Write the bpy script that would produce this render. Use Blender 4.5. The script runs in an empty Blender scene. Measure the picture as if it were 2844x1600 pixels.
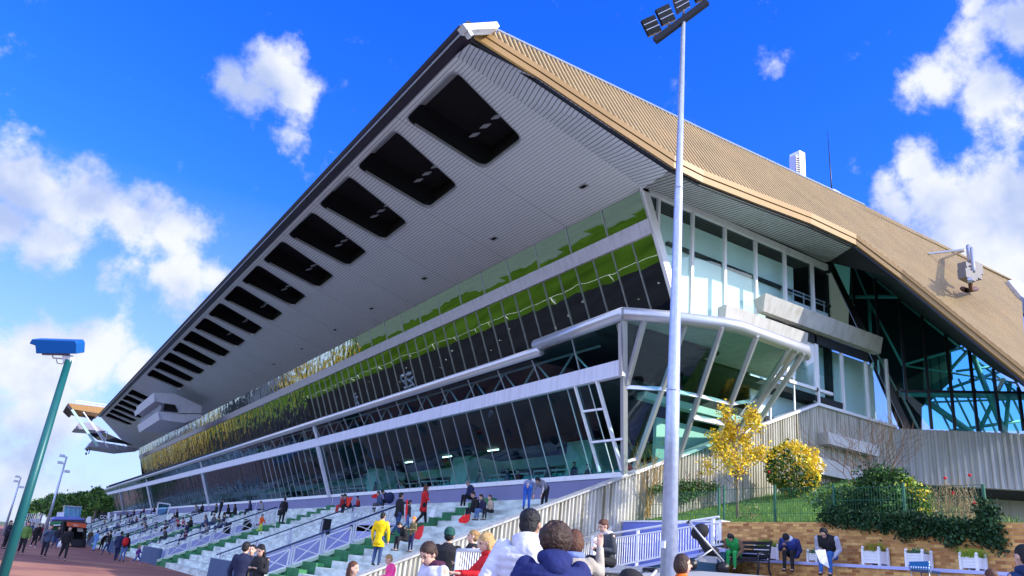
import bpy, bmesh, math, random
from mathutils import Vector, Matrix
from mathutils.geometry import tessellate_polygon
random.seed(7)
R = math.radians
SC = bpy.context.scene
COL = SC.collection
# ------------------------------------------------------------------ camera
FPX, CX, CY = 2156.0, 1422.0, 800.0
ROLL = math.atan(.105)
PITCH = math.atan((1445+.105*CX-CY)*math.cos(ROLL)/FPX)
UPc = Vector((math.sin(ROLL)*math.cos(PITCH), -math.cos(ROLL)*math.cos(PITCH), math.sin(PITCH)))
Yc = Vector((-CX, 1445-CY, FPX)).normalized(); Yc = (Yc-UPc*Yc.dot(UPc)).normalized()
Xc = Yc.cross(UPc)
C0 = Vector((0, 0, 1.7))
def ray(px, py):
    d = Vector((px-CX, py-CY, FPX)); return Vector((Xc.dot(d), Yc.dot(d), UPc.dot(d)))
def at_depth(px, py, D): return C0+ray(px, py)*(D/FPX)
def at_axis(px, py, ax, v):
    r = ray(px, py); return C0+r*((v-C0[ax])/r[ax])
def at_plane(px, py, p0, n):
    r = ray(px, py); n = Vector(n); return C0+r*((Vector(p0)-C0).dot(n)/r.dot(n))
def z1(x, y): return (x/4.139, 1250+y/4.139)
def z2(x, y): return (440+x/4.139, 1250+y/4.139)
def z3(x, y): return (900+x/4.139, 1250+y/4.139)
def z4(x, y): return (1400+x/4.139, 1250+y/4.139)
def z5(x, y): return (1900+x/4.139, 1250+y/4.139)
def z6(x, y): return (2284+x/4.139, 1250+y/4.139)
cd = bpy.data.cameras.new('camera'); cam = bpy.data.objects.new('camera', cd); COL.objects.link(cam)
rt = Vector((Xc.x, Yc.x, UPc.x)); dn = Vector((Xc.y, Yc.y, UPc.y)); fw = Vector((Xc.z, Yc.z, UPc.z))
cam.matrix_world = Matrix(((rt.x, -dn.x, -fw.x, 0), (rt.y, -dn.y, -fw.y, 0), (rt.z, -dn.z, -fw.z, 1.7), (0, 0, 0, 1)))
cd.sensor_width = 36; cd.lens = FPX/2844*36; cd.clip_end = 5000; cd.clip_start = .05
SC.camera = cam
# ------------------------------------------------------------------ sun and sky
SUN_AZ = Vector((.62, -.785)); SUN_EL = R(29)
sdir = Vector((SUN_AZ.x*math.cos(SUN_EL), SUN_AZ.y*math.cos(SUN_EL), math.sin(SUN_EL)))
sl = bpy.data.lights.new('sun', 'SUN'); sl.energy = 3.2; sl.angle = R(.6); sl.color = (1, .93, .8)
so = bpy.data.objects.new('sun', sl); COL.objects.link(so)
so.rotation_euler = sdir.to_track_quat('Z', 'Y').to_euler(); so.location = (30, -40, 60)
SC.view_settings.view_transform = 'Standard'; SC.view_settings.look = 'None'
SC.view_settings.exposure = 1.12; SC.view_settings.gamma = 1
W = bpy.data.worlds.new('World'); SC.world = W; W.use_nodes = True
nt = W.node_tree; N = nt.nodes; L = nt.links; N.clear()
def nd(t, **k):
    n = N.new(t)
    for a, b in k.items(): setattr(n, a, b)
    return n
def mth(op, a, b=None, clamp=False):
    n = nd('ShaderNodeMath', operation=op); n.use_clamp = clamp
    for i, v in enumerate((a, b)):
        if v is None: continue
        if isinstance(v, (int, float)): n.inputs[i].default_value = v
        else: L.new(v, n.inputs[i])
    return n.outputs[0]
tc = nd('ShaderNodeTexCoord'); gen = tc.outputs['Generated']
nz = nd('ShaderNodeTexNoise'); nz.inputs['Scale'].default_value = 6.5; nz.inputs['Detail'].default_value = 9; nz.inputs['Roughness'].default_value = .58
L.new(gen, nz.inputs['Vector'])
nzb = nd('ShaderNodeTexNoise'); nzb.inputs['Scale'].default_value = 9; nzb.inputs['Detail'].default_value = 6
L.new(gen, nzb.inputs['Vector'])
k = 1.104
BL = [(60,470,150,1),(200,520,150,1),(330,560,130,1),(430,590,100,1),(120,620,130,1),(300,690,110,.8),(450,700,110,1),(540,700,70,1),(0,560,150,1),
      (90,880,130,1),(240,890,130,1),(330,930,80,1),(0,930,170,.9),(120,1040,220,.62),(300,1100,170,.5),(40,1200,240,.6),(200,1290,200,.5),
      (690,190,105,1),(740,250,105,1),(650,225,110,1),(590,205,85,.9),(720,330,90,.6),
      (2450,130,130,1),(2560,60,150,1),(2350,200,110,1),(2450,20,60,.7),(2500,220,110,1),(2540,310,80,.5),(2350,500,150,1),(2250,520,110,.9),(2480,560,200,1),(2230,470,90,.8),(2580,680,200,1),(2310,420,90,.9),
      (1950,155,75,.6),(1850,280,60,.35),(2420,420,60,.6),(2150,420,60,.4)]
field = None
for bx, by, br, bs in BL:
    c = ray(bx*k, by*k).normalized(); rad = br*k/ray(bx*k, by*k).length*1.12
    v = nd('ShaderNodeVectorMath', operation='DISTANCE'); L.new(gen, v.inputs[0]); v.inputs[1].default_value = c
    q = mth('MULTIPLY_ADD', v.outputs['Value'], -bs/rad); N[-1].inputs[2].default_value = bs
    field = q if field is None else mth('MAXIMUM', field, q)
# clouds over the rest of the sky (out of view, put in as fill light)
dt = nd('ShaderNodeVectorMath', operation='DOT_PRODUCT'); L.new(gen, dt.inputs[0]); dt.inputs[1].default_value = fw
away = mth('LESS_THAN', dt.outputs['Value'], .45)
nzc = nd('ShaderNodeTexNoise'); nzc.inputs['Scale'].default_value = 2.2; nzc.inputs['Detail'].default_value = 7; L.new(gen, nzc.inputs['Vector'])
wild = mth('MULTIPLY', away, mth('MULTIPLY_ADD', nzc.outputs[0], 2.6)); N[-2].inputs[2].default_value = -.75
field = mth('MAXIMUM', field, wild)
vs_ = nd('ShaderNodeVectorMath', operation='DISTANCE'); L.new(gen, vs_.inputs[0]); vs_.inputs[1].default_value = Vector((.72, -.62, .33)).normalized()  # unseen bright cloud, added to whiten the reflections in the side windows
field = mth('MAXIMUM', field, mth('MULTIPLY_ADD', vs_.outputs['Value'], -2.2)); N[-2].inputs[2].default_value = 1.5
f2 = mth('ADD', field, mth('MULTIPLY', mth('SUBTRACT', nz.outputs[0], .5), 2.0))
nzf = nd('ShaderNodeTexNoise'); nzf.inputs['Scale'].default_value = 26; nzf.inputs['Detail'].default_value = 10; nzf.inputs['Roughness'].default_value = .65; L.new(gen, nzf.inputs['Vector'])
f2 = mth('ADD', f2, mth('MULTIPLY', mth('SUBTRACT', nzf.outputs[0], .5), .9))
mr = nd('ShaderNodeMapRange', interpolation_type='SMOOTHSTEP'); mr.inputs[1].default_value = .2; mr.inputs[2].default_value = .8; L.new(f2, mr.inputs[0])
cf = mth('MULTIPLY', mr.outputs[0], .97)
sky = nd('ShaderNodeTexSky', sky_type='NISHITA'); sky.sun_disc = False; sky.sun_elevation = SUN_EL
sky.sun_rotation = math.atan2(sdir.x, sdir.y); sky.air_density = 1.0; sky.dust_density = .3; sky.ozone_density = 2.5; sky.altitude = 300
hs = nd('ShaderNodeHueSaturation'); hs.inputs['Saturation'].default_value = 1.38; hs.inputs['Hue'].default_value = .508; L.new(sky.outputs[0], hs.inputs['Color'])
mul = nd('ShaderNodeMixRGB', blend_type='MULTIPLY'); mul.inputs[0].default_value = 1; mul.inputs[2].default_value = (.58, .68, 1.32, 1); L.new(hs.outputs[0], mul.inputs[1])
cc = nd('ShaderNodeMixRGB'); cc.inputs[1].default_value = (1.5, 1.85, 2.8, 1); cc.inputs[2].default_value = (2.95, 3.05, 3.2, 1)
mr2 = nd('ShaderNodeMapRange', interpolation_type='SMOOTHSTEP'); mr2.inputs[1].default_value = .35; mr2.inputs[2].default_value = .62; L.new(nzb.outputs[0], mr2.inputs[0]); L.new(mr2.outputs[0], cc.inputs[0])
sep = nd('ShaderNodeSeparateXYZ'); L.new(gen, sep.inputs[0])
hz = nd('ShaderNodeMapRange'); hz.inputs[1].default_value = .0; hz.inputs[2].default_value = .4; hz.inputs[3].default_value = .93; hz.inputs[4].default_value = 0; L.new(sep.outputs[2], hz.inputs[0])
m1 = nd('ShaderNodeMixRGB'); L.new(hz.outputs[0], m1.inputs[0]); L.new(mul.outputs[0], m1.inputs[1]); m1.inputs[2].default_value = (1.75, 2.2, 3.15, 1)
m2 = nd('ShaderNodeMixRGB'); L.new(cf, m2.inputs[0]); L.new(m1.outputs[0], m2.inputs[1]); L.new(cc.outputs[0], m2.inputs[2])
am = nd('ShaderNodeMapRange', interpolation_type='SMOOTHSTEP'); am.inputs[1].default_value = .5; am.inputs[2].default_value = -.1; am.inputs[3].default_value = 1; am.inputs[4].default_value = 2.1; L.new(dt.outputs['Value'], am.inputs[0])  # sky outside the view made brighter as added fill light
m3 = nd('ShaderNodeVectorMath', operation='SCALE'); L.new(m2.outputs[0], m3.inputs[0]); L.new(am.outputs[0], m3.inputs['Scale'])
bg = nd('ShaderNodeBackground'); bg.inputs['Strength'].default_value = .15; L.new(m3.outputs[0], bg.inputs['Color'])
wo = nd('ShaderNodeOutputWorld'); L.new(bg.outputs[0], wo.inputs['Surface'])

# ------------------------------------------------------------------ materials
MATS = {}
def mat(name, col, rough=.7, metal=0, var=.12, vscale=3, bump=0, bscale=20, spec=.4, extra=None):
    if name in MATS: return MATS[name]
    m = bpy.data.materials.new(name); m.use_nodes = True; t = m.node_tree; n = t.nodes; l = t.links
    b = n['Principled BSDF']; b.inputs['Roughness'].default_value = rough; b.inputs['Metallic'].default_value = metal
    b.inputs['Specular IOR Level'].default_value = spec
    tcn = n.new('ShaderNodeTexCoord')
    nn = n.new('ShaderNodeTexNoise'); nn.inputs['Scale'].default_value = vscale; nn.inputs['Detail'].default_value = 6
    l.new(tcn.outputs['Object'], nn.inputs['Vector'])
    mx = n.new('ShaderNodeMixRGB'); c = Vector(col[:3])
    mx.inputs[1].default_value = (*(c*(1-var*1.6)), 1); mx.inputs[2].default_value = (*(c*(1+var*1.3)), 1)
    l.new(nn.outputs[0], mx.inputs[0]); out = mx.outputs[0]
    if extra: out = extra(t, tcn, out)
    l.new(out, b.inputs['Base Color'])
    if bump:
        bn = n.new('ShaderNodeTexNoise'); bn.inputs['Scale'].default_value = bscale; bn.inputs['Detail'].default_value = 5
        l.new(tcn.outputs['Object'], bn.inputs['Vector'])
        bp = n.new('ShaderNodeBump'); bp.inputs['Strength'].default_value = bump; bp.inputs['Distance'].default_value = .02
        l.new(bn.outputs[0], bp.inputs['Height']); l.new(bp.outputs[0], b.inputs['Normal'])
    MATS[name] = m; return m
def stripes(axis, period, duty, dark, second=None, streak=0, skew=0):
    """slats laid side by side with dark joints between them"""
    def f(t, tcn, col):
        n = t.nodes; l = t.links
        s = n.new('ShaderNodeSeparateXYZ'); l.new(tcn.outputs['Object'], s.inputs[0])
        def M(op, a, b=None):
            q = n.new('ShaderNodeMath'); q.operation = op
            for i, v in enumerate((a, b)):
                if v is None: continue
                if isinstance(v, (int, float)): q.inputs[i].default_value = v
                else: l.new(v, q.inputs[i])
            return q.outputs[0]
        g = M('LESS_THAN', M('FRACT', M('DIVIDE', M('SUBTRACT', s.outputs[axis], M('MULTIPLY', s.outputs[1], skew)), period)), duty)
        if second:
            ax2, per2, dut2 = second
            g = M('MAXIMUM', g, M('LESS_THAN', M('FRACT', M('DIVIDE', s.outputs[ax2], per2)), dut2))
        if streak:
            vm = n.new('ShaderNodeMapping'); vm.inputs['Scale'].default_value = (3, 3, .25); l.new(tcn.outputs['Object'], vm.inputs[0])
            sn = n.new('ShaderNodeTexNoise'); sn.inputs['Scale'].default_value = 1.2; sn.inputs['Detail'].default_value = 8; l.new(vm.outputs[0], sn.inputs['Vector'])
            r = n.new('ShaderNodeMapRange'); r.inputs[1].default_value = .45; r.inputs[2].default_value = .7; r.inputs[4].default_value = streak; l.new(sn.outputs[0], r.inputs[0])
            sm = n.new('ShaderNodeMixRGB'); l.new(r.outputs[0], sm.inputs[0]); l.new(col, sm.inputs[1]); sm.inputs[2].default_value = (.12, .11, .07, 1); col = sm.outputs[0]
        mx = n.new('ShaderNodeMixRGB'); l.new(g, mx.inputs[0]); l.new(col, mx.inputs[1]); mx.inputs[2].default_value = (*dark, 1)
        return mx.outputs[0]
    return f
def streaks(colr, amt, sx=2, sz=.2, scale=1.5, lo=.45, hi=.7):
    def f(t, tcn, col):
        n = t.nodes; l = t.links
        vm = n.new('ShaderNodeMapping'); vm.inputs['Scale'].default_value = (sx, sx, sz); l.new(tcn.outputs['Object'], vm.inputs[0])
        sn = n.new('ShaderNodeTexNoise'); sn.inputs['Scale'].default_value = scale; sn.inputs['Detail'].default_value = 9; l.new(vm.outputs[0], sn.inputs['Vector'])
        r = n.new('ShaderNodeMapRange'); r.inputs[1].default_value = lo; r.inputs[2].default_value = hi; r.inputs[4].default_value = amt; l.new(sn.outputs[0], r.inputs[0])
        sm = n.new('ShaderNodeMixRGB'); l.new(r.outputs[0], sm.inputs[0]); l.new(col, sm.inputs[1]); sm.inputs[2].default_value = (*colr, 1)
        return sm.outputs[0]
    return f
def glass(name, tint, refl, base, wav=.02, wsc=.6):
    m = bpy.data.materials.new(name); m.use_nodes = True; t = m.node_tree; n = t.nodes; l = t.links; n.clear()
    tr = n.new('ShaderNodeBsdfTransparent'); tr.inputs[0].default_value = (*tint, 1)
    gl = n.new('ShaderNodeBsdfGlossy'); gl.inputs['Roughness'].default_value = .012; gl.inputs['Color'].default_value = (*refl, 1)
    ge = n.new('ShaderNodeNewGeometry'); dp = n.new('ShaderNodeVectorMath'); dp.operation = 'DOT_PRODUCT'; l.new(ge.outputs['Normal'], dp.inputs[0]); l.new(ge.outputs['Incoming'], dp.inputs[1])
    def MM(op, a, b):
        q = n.new('ShaderNodeMath'); q.operation = op
        for i_, v in enumerate((a, b)):
            if v is None: continue
            if isinstance(v, (int, float)): q.inputs[i_].default_value = v
            else: l.new(v, q.inputs[i_])
        return q.outputs[0]
    sch = MM('POWER', MM('SUBTRACT', 1.0, MM('ABSOLUTE', dp.outputs['Value'], None)), 5.0)
    mr = n.new('ShaderNodeMapRange'); mr.inputs[3].default_value = base+.04*(1-base); mr.inputs[4].default_value = 1; l.new(sch, mr.inputs[0])
    tcn = n.new('ShaderNodeTexCoord'); nn = n.new('ShaderNodeTexNoise'); nn.inputs['Scale'].default_value = wsc; nn.inputs['Detail'].default_value = 2; l.new(tcn.outputs['Object'], nn.inputs['Vector'])
    bp = n.new('ShaderNodeBump'); bp.inputs['Strength'].default_value = 1; bp.inputs['Distance'].default_value = wav; l.new(nn.outputs[0], bp.inputs['Height']); l.new(bp.outputs[0], gl.inputs['Normal'])
    mx = n.new('ShaderNodeMixShader'); l.new(mr.outputs[0], mx.inputs[0]); l.new(tr.outputs[0], mx.inputs[1]); l.new(gl.outputs[0], mx.inputs[2])
    o = n.new('ShaderNodeOutputMaterial'); l.new(mx.outputs[0], o.inputs[0]); MATS[name] = m; return m
def emis(name, col, s):
    m = bpy.data.materials.new(name); m.use_nodes = True; b = m.node_tree.nodes['Principled BSDF']
    b.inputs['Emission Color'].default_value = (*col, 1); b.inputs['Emission Strength'].default_value = s; b.inputs['Base Color'].default_value = (*col, 1); return m
def bricks(t, tcn, col):
    n = t.nodes; l = t.links
    s = n.new('ShaderNodeSeparateXYZ'); l.new(tcn.outputs['Object'], s.inputs[0]); cb = n.new('ShaderNodeCombineXYZ')
    l.new(s.outputs[1], cb.inputs[0]); l.new(s.outputs[2], cb.inputs[1])
    b = n.new('ShaderNodeTexBrick'); b.inputs['Scale'].default_value = 1; b.inputs['Brick Width'].default_value = .24; b.inputs['Row Height'].default_value = .082
    b.inputs['Mortar Size'].default_value = .006; b.inputs['Color1'].default_value = (.80, .45, .13, 1); b.inputs['Color2'].default_value = (.36, .13, .03, 1); b.inputs['Mortar'].default_value = (.36, .26, .15, 1)
    b.offset = .5; l.new(cb.outputs[0], b.inputs['Vector'])
    nn = n.new('ShaderNodeTexNoise'); nn.inputs['Scale'].default_value = 6; nn.inputs['Detail'].default_value = 6; l.new(tcn.outputs['Object'], nn.inputs['Vector'])
    mx = n.new('ShaderNodeMixRGB'); mx.blend_type = 'OVERLAY'; mx.inputs[0].default_value = .35; l.new(b.outputs[0], mx.inputs[1]); l.new(nn.outputs[0], mx.inputs[2])
    return mx.outputs[0]
def dots(t, tcn, col):
    n = t.nodes; l = t.links
    v = n.new('ShaderNodeTexVoronoi'); v.inputs['Scale'].default_value = 16; v.inputs['Randomness'].default_value = 0; l.new(tcn.outputs['Object'], v.inputs['Vector'])
    q = n.new('ShaderNodeMath'); q.operation = 'LESS_THAN'; q.inputs[1].default_value = .33; l.new(v.outputs['Distance'], q.inputs[0])
    mx = n.new('ShaderNodeMixRGB'); l.new(q.outputs[0], mx.inputs[0]); mx.inputs[1].default_value = (.01, .11, .3, 1); mx.inputs[2].default_value = (.8, .85, .9, 1)
    return mx.outputs[0]
M = {}
M['gold'] = mat('golden_cladding', (.42, .295, .125), .5, .0, .16, .8, extra=streaks((.50, .31, .12), .35, .25, .25, 1.5, .55, .72))
M['golddark'] = mat('cladding_groove', (.10, .075, .035), .6, 0, .1, 2)
M['goldtrim'] = mat('golden_trim', (.31, .185, .065), .5, 0, .06, 1)
M['soffit'] = mat('soffit_slats', (.89, .94, .99), .55, 0, .05, .6, extra=stripes(0, .17, .15, (.20, .22, .26), (1, 5.95, .005), .06))
M['hem'] = mat('hem_slats', (.84, .90, .97), .55, 0, .06, .8, extra=stripes(0, .19, .2, (.16, .17, .2), None, .12, .31))
M['slats'] = mat('under_roof_slats', (.5, .53, .53), .5, 0, .1, .8, extra=stripes(0, .21, .3, (.03, .03, .035), None, .3, .31))
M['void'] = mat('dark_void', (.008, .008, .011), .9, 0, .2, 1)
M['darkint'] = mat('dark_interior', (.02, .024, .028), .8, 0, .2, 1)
M['fascia'] = mat('dark_plum_fascia', (.035, .022, .04), .45, 0, .2, 2)
M['white'] = mat('white_paint', (.78, .78, .79), .4, 0, .05, 2, extra=streaks((.35, .33, .28), .35, 2, .15, 1.5, .55, .75))
M['band'] = mat('lilac_white_band', (.66, .66, .74), .5, 0, .05, 2, extra=stripes(1, 1.9, .006, (.25, .25, .3), None, .18))
M['alu'] = mat('brushed_aluminium', (.52, .53, .56), .32, .55, .06, 3)
M['alud'] = mat('dull_aluminium', (.50, .51, .53), .4, .4, .08, 3)
M['galv'] = mat('galvanised_steel', (.50, .55, .66), .34, .5, .22, 9, .1, 30, extra=streaks((.30, .34, .46), .5, 6, .5, 1.2, .45, .7))
M['lilac'] = mat('lilac_wall_paint', (.20, .20, .34), .7, 0, .09, .7, .1, 8)
M['lilacl'] = mat('pale_lilac_panel', (.42, .44, .70), .5, 0, .08, 1)
M['purple'] = mat('booth_panel', (.62, .62, .70), .5, 0, .1, 1.2, extra=stripes(1, .42, .1, (.27, .26, .33), None, .1))
M['step'] = mat('pale_step_concrete', (.66, .74, .68), .8, 0, .14, 1.3, .25, 14, extra=streaks((.24, .26, .23), .75, .8, 3, 1.3, .42, .72))
M['stepgreen'] = mat('green_step_paint', (.035, .20, .07), .7, 0, .35, 3, .2, 14)
M['strgreen'] = mat('pale_green_coping', (.55, .68, .50), .6, 0, .08, 1.5)
M['bluewall'] = mat('slate_blue_wall', (.06, .10, .19), .7, 0, .15, 1.5, .1, 9)
M['rampblue'] = mat('violet_blue_wall', (.17, .22, .62), .6, 0, .1, .9, .1, 8)
M['teal'] = mat('dark_teal_wall', (.03, .09, .14), .7, 0, .15, 1)
M['navyrail'] = mat('navy_handrail', (.02, .04, .13), .35, 0, .1, 2)
M['railgrey'] = mat('pale_grey_rail', (.60, .63, .72), .4, .2, .06, 3)
M['ribc'] = mat('ribbed_concrete', (.56, .54, .46), .85, 0, .14, .7, .35, 18, extra=streaks((.15, .13, .06), .9, 5, .3, 1.0, .43, .70))  # weathering stains, made stronger to stand in for shade on this wall
M['ribd'] = mat('ribbed_concrete_grey', (.42, .43, .42), .85, 0, .14, .9, .3, 18, extra=streaks((.18, .17, .11), .6, 6, .25, 1.0, .47, .72))
M['conc'] = mat('smooth_concrete', (.52, .51, .48), .7, 0, .08, 1.2, .1, 9, extra=streaks((.33, .3, .24), .6, 4, .3, 1.0, .45, .75))
M['brick'] = mat('tan_brickwork', (.4, .25, .12), .85, 0, .1, 2, .35, 40, extra=bricks)
M['grass'] = mat('lawn', (.06, .16, .02), .9, 0, .4, 2.5, .5, 60)
M['turf'] = mat('track_turf', (.05, .095, .009), .9, 0, .6, .09, spec=0)
M['track'] = mat('dark_track', (.016, .016, .019), .95, 0, .3, .2, spec=0)
M['apron'] = mat('red_asphalt', (.25, .115, .095), .85, 0, .22, .35, .3, 60, spec=.15, extra=streaks((.40, .20, .13), .8, .5, .5, .45, .45, .62))
M['pave'] = mat('grey_paving', (.36, .36, .36), .85, 0, .15, .6)
M['land'] = mat('far_ground', (.09, .12, .06), .95, 0, .3, .03)
M['pipegreen'] = mat('teal_green_pole_paint', (.006, .095, .10), .4, .1, .12, 5)
M['camblue'] = mat('blue_housing_paint', (.008, .10, .36), .35, .1, .08, 4)
M['tealsteel'] = mat('pale_green_steel', (.36, .54, .48), .5, .1, .1, 2)
M['tealdark'] = mat('seating_teal', (.32, .78, .74), .7, 0, .25, .8)
M['seat'] = mat('teal_seat_plastic', (.08, .42, .44), .5, 0, .2, 5)
M['blackm'] = mat('black_metal', (.012, .012, .015), .4, .2, .1, 4)
M['lampglass'] = mat('dark_lamp_glass', (.01, .01, .014), .15, 0, .1, 4)
M['fencegreen'] = mat('green_fence_paint', (.012, .10, .05), .4, .1, .1, 4)
M['bark'] = mat('bark', (.20, .16, .11), .9, 0, .3, 8, .4, 30)
M['barkp'] = mat('pale_bark', (.42, .40, .34), .9, 0, .25, 8, .3, 30)
M['twig'] = mat('twig', (.16, .10, .06), .9, 0, .3, 6)
def leafmat(name, c, var=.25):
    m = mat(name, c, .6, 0, var, 1.2, spec=.3); b = m.node_tree.nodes['Principled BSDF']
    return m
for nme, c in dict(yel=(.78, .54, .02), yelb=(.85, .63, .04), lime=(.22, .33, .02), grn=(.06, .16, .02), dkgrn=(.018, .06, .012), ivy=(.010, .045, .016), ivyl=(.04, .12, .04),
                   pine=(.10, .22, .04), pined=(.05, .12, .03), pinel=(.2, .32, .05), gold2=(.78, .50, .02), grey=(.13, .22, .16), autumn=(.32, .16, .03), straw=(.35, .26, .12), red=(.6, .01, .02), olive=(.24, .21, .06)).items():
    M['l_'+nme] = leafmat('leaf_'+nme, c)
G_LOW = glass('lower_glass', (.55, .96, .94), (.55, .70, .78), .07, .010, .5)
G_UP = glass('upper_glass', (.06, .08, .09), (.55, .62, .55), .80, .008, .35)
G_SIDE = glass('side_glass', (.80, .95, .94), (.8, .92, .9), .10, .01, .3)
G_BAY = glass('bay_glass', (.62, .88, .84), (.5, .62, .62), .06, .01, .3)
G_DARK = glass('dark_atrium_glass', (.34, .92, .95), (.35, .42, .45), .02, .01, .3)
G_LOWF = glass('far_lower_glass', (.42, .75, .78), (.45, .6, .68), .35, .05, 1.1)
G_UPF = glass('far_upper_glass', (.06, .08, .09), (.80, .88, .86), .8, .05, 1.1)
G_CLR = glass('clear_teal_glass', (.45, .75, .85), (.8, .9, 1), .15, .0)

# ------------------------------------------------------------------ mesh helpers
class MB:
    def __init__(s): s.v = []; s.f = []; s.m = []; s.cur = 0; s.smooth = []
    def add(s, vs, fs, sm=False):
        b = len(s.v); s.v += [tuple(v) for v in vs]
        for f in fs: s.f.append(tuple(b+i for i in f)); s.m.append(s.cur); s.smooth.append(sm)
    def poly(s, pts): s.add(pts, [tuple(range(len(pts)))])
    def box(s, a, b):
        (x0, y0, z0), (x1, y1, z1) = a, b
        s.add([(x0,y0,z0),(x1,y0,z0),(x1,y1,z0),(x0,y1,z0),(x0,y0,z1),(x1,y0,z1),(x1,y1,z1),(x0,y1,z1)],
              [(0,3,2,1),(4,5,6,7),(0,1,5,4),(1,2,6,5),(2,3,7,6),(3,0,4,7)])
    def prism(s, pts, d):
        """polygon pts extruded by vector d"""
        n = len(pts); d = Vector(d); P = [Vector(p) for p in pts]; Q = [p+d for p in P]
        s.add(P+Q, [tuple(range(n))[::-1], tuple(range(n, 2*n))]+[(i, (i+1) % n, n+(i+1) % n, n+i) for i in range(n)])
    def bar(s, p, q, w, h=None, up=(0, 0, 1)):
        p = Vector(p); q = Vector(q); h = h or w; d = (q-p).normalized(); u = Vector(up)
        if abs(d.dot(u)) > .98: u = Vector((1, 0, 0))
        r = d.cross(u).normalized(); u = r.cross(d); r = r*w/2; u = u*h/2
        s.add([p-r-u, p+r-u, p+r+u, p-r+u, q-r-u, q+r-u, q+r+u, q-r+u], [(0,1,2,3),(7,6,5,4),(0,4,5,1),(1,5,6,2),(2,6,7,3),(3,7,4,0)])
    def tube(s, pts, rad, n=8, cap=True):
        P = [Vector(p) for p in pts]; rad = rad if isinstance(rad, (list, tuple)) else [rad]*len(P); b = len(s.v); vs = []; ref = None
        for i, p in enumerate(P):
            d = (P[min(i+1, len(P)-1)]-P[max(i-1, 0)]).normalized()
            if ref is None: ref = Vector((0, 0, 1)) if abs(d.z) < .9 else Vector((1, 0, 0))
            r = d.cross(ref).normalized(); u = r.cross(d); ref = u
            for j in range(n):
                a = 2*math.pi*j/n; vs.append(p+(r*math.cos(a)+u*math.sin(a))*rad[i])
        fs = [(i*n+j, i*n+(j+1) % n, (i+1)*n+(j+1) % n, (i+1)*n+j) for i in range(len(P)-1) for j in range(n)]
        if cap: fs += [tuple(range(n))[::-1], tuple(range((len(P)-1)*n, len(P)*n))]
        s.add(vs, fs, True)
    def ball(s, c, r, n=10, m=7, M3=None):
        c = Vector(c); r = r if isinstance(r, (tuple, list)) else (r, r, r); vs = []
        for i in range(m+1):
            t = math.pi*i/m
            for j in range(n):
                a = 2*math.pi*j/n; v = Vector((math.sin(t)*math.cos(a)*r[0], math.sin(t)*math.sin(a)*r[1], math.cos(t)*r[2]))
                if M3: v = M3 @ v
                vs.append(c+v)
        fs = []
        for i in range(m):
            for j in range(n):
                q = (i*n+j, (i+1)*n+j, (i+1)*n+(j+1) % n, i*n+(j+1) % n)
                if i == 0: q = (q[0], q[1], q[2])
                elif i == m-1: q = (q[0], q[1], q[3])
                fs.append(q)
        s.add(vs, fs, True)
    def cap(s, p, r0, q, r1, n=10):
        p = Vector(p); q = Vector(q); s.ball(p, r0, n, 6); s.ball(q, r1, n, 6); s.tube([p, q], [r0, r1], n)
    def loft(s, rings, n=16):
        """rings: (centre, ax, ay, rx, ry)"""
        vs = []
        for c, ax, ay, rx, ry in rings:
            for j in range(n):
                a = 2*math.pi*j/n; vs.append(Vector(c)+Vector(ax)*math.cos(a)*rx+Vector(ay)*math.sin(a)*ry)
        k = len(rings)
        s.add(vs, [(i*n+j, i*n+(j+1) % n, (i+1)*n+(j+1) % n, (i+1)*n+j) for i in range(k-1) for j in range(n)]+[tuple(range(n))[::-1], tuple(range((k-1)*n, k*n))], True)
    def leaf(s, c, sz, mi=0):
        a = Vector((random.gauss(0, 1), random.gauss(0, 1), random.gauss(0, 1))).normalized(); b = a.orthogonal().normalized()
        b = Matrix.Rotation(random.random()*6.3, 3, a) @ b; c = Vector(c); s.cur = mi; h = sz*random.uniform(.7, 1.3)
        t = a.cross(b)
        s.add([c-b*h*.6, c+t*h*.38, c+b*h*.6, c-t*h*.38], [(0, 1, 2, 3)])
    def build(s, name, mats, parent=None, loc=None):
        me = bpy.data.meshes.new(name); me.from_pydata(s.v, [], s.f)
        for m in (mats if isinstance(mats, (list, tuple)) else [mats]): me.materials.append(m)
        me.polygons.foreach_set('material_index', s.m); me.polygons.foreach_set('use_smooth', s.smooth)
        me.update(); o = bpy.data.objects.new(name, me); COL.objects.link(o)
        if parent: o.parent = parent
        if loc: o.location = loc
        return o
def tag(o, label=None, cat=None, group=None, kind=None):
    if label: o['label'] = label
    if cat: o['category'] = cat
    if group: o['group'] = group
    if kind: o['kind'] = kind
    return o
def thing(name, label, cat, loc=(0, 0, 0), group=None, rz=0):
    o = bpy.data.objects.new(name, None); COL.objects.link(o); o.location = loc; o.rotation_euler = (0, 0, rz); o.empty_display_size = .1
    return tag(o, label, cat, group)
def copy_tree(o, parent=None, props=None):
    c = o.copy(); COL.objects.link(c)
    if parent: c.parent = parent
    for ch in list(KIDS.get(o, [])): copy_tree(ch, c)
    return c
KIDS = {}
def kid(p, c): KIDS.setdefault(p, []).append(c); return c
def one(name, mb, mats, label, cat, group=None, loc=None): return tag(mb.build(name, mats, None, loc), label, cat, group)
def lerp(a, b, t): return Vector(a)*(1-t)+Vector(b)*t
SLP = .46; X0S = 9.2
def step_z(x): return max(0, math.floor((x-X0S)/.65+1e-6)+1)*.299 if x > X0S else 0
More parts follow.
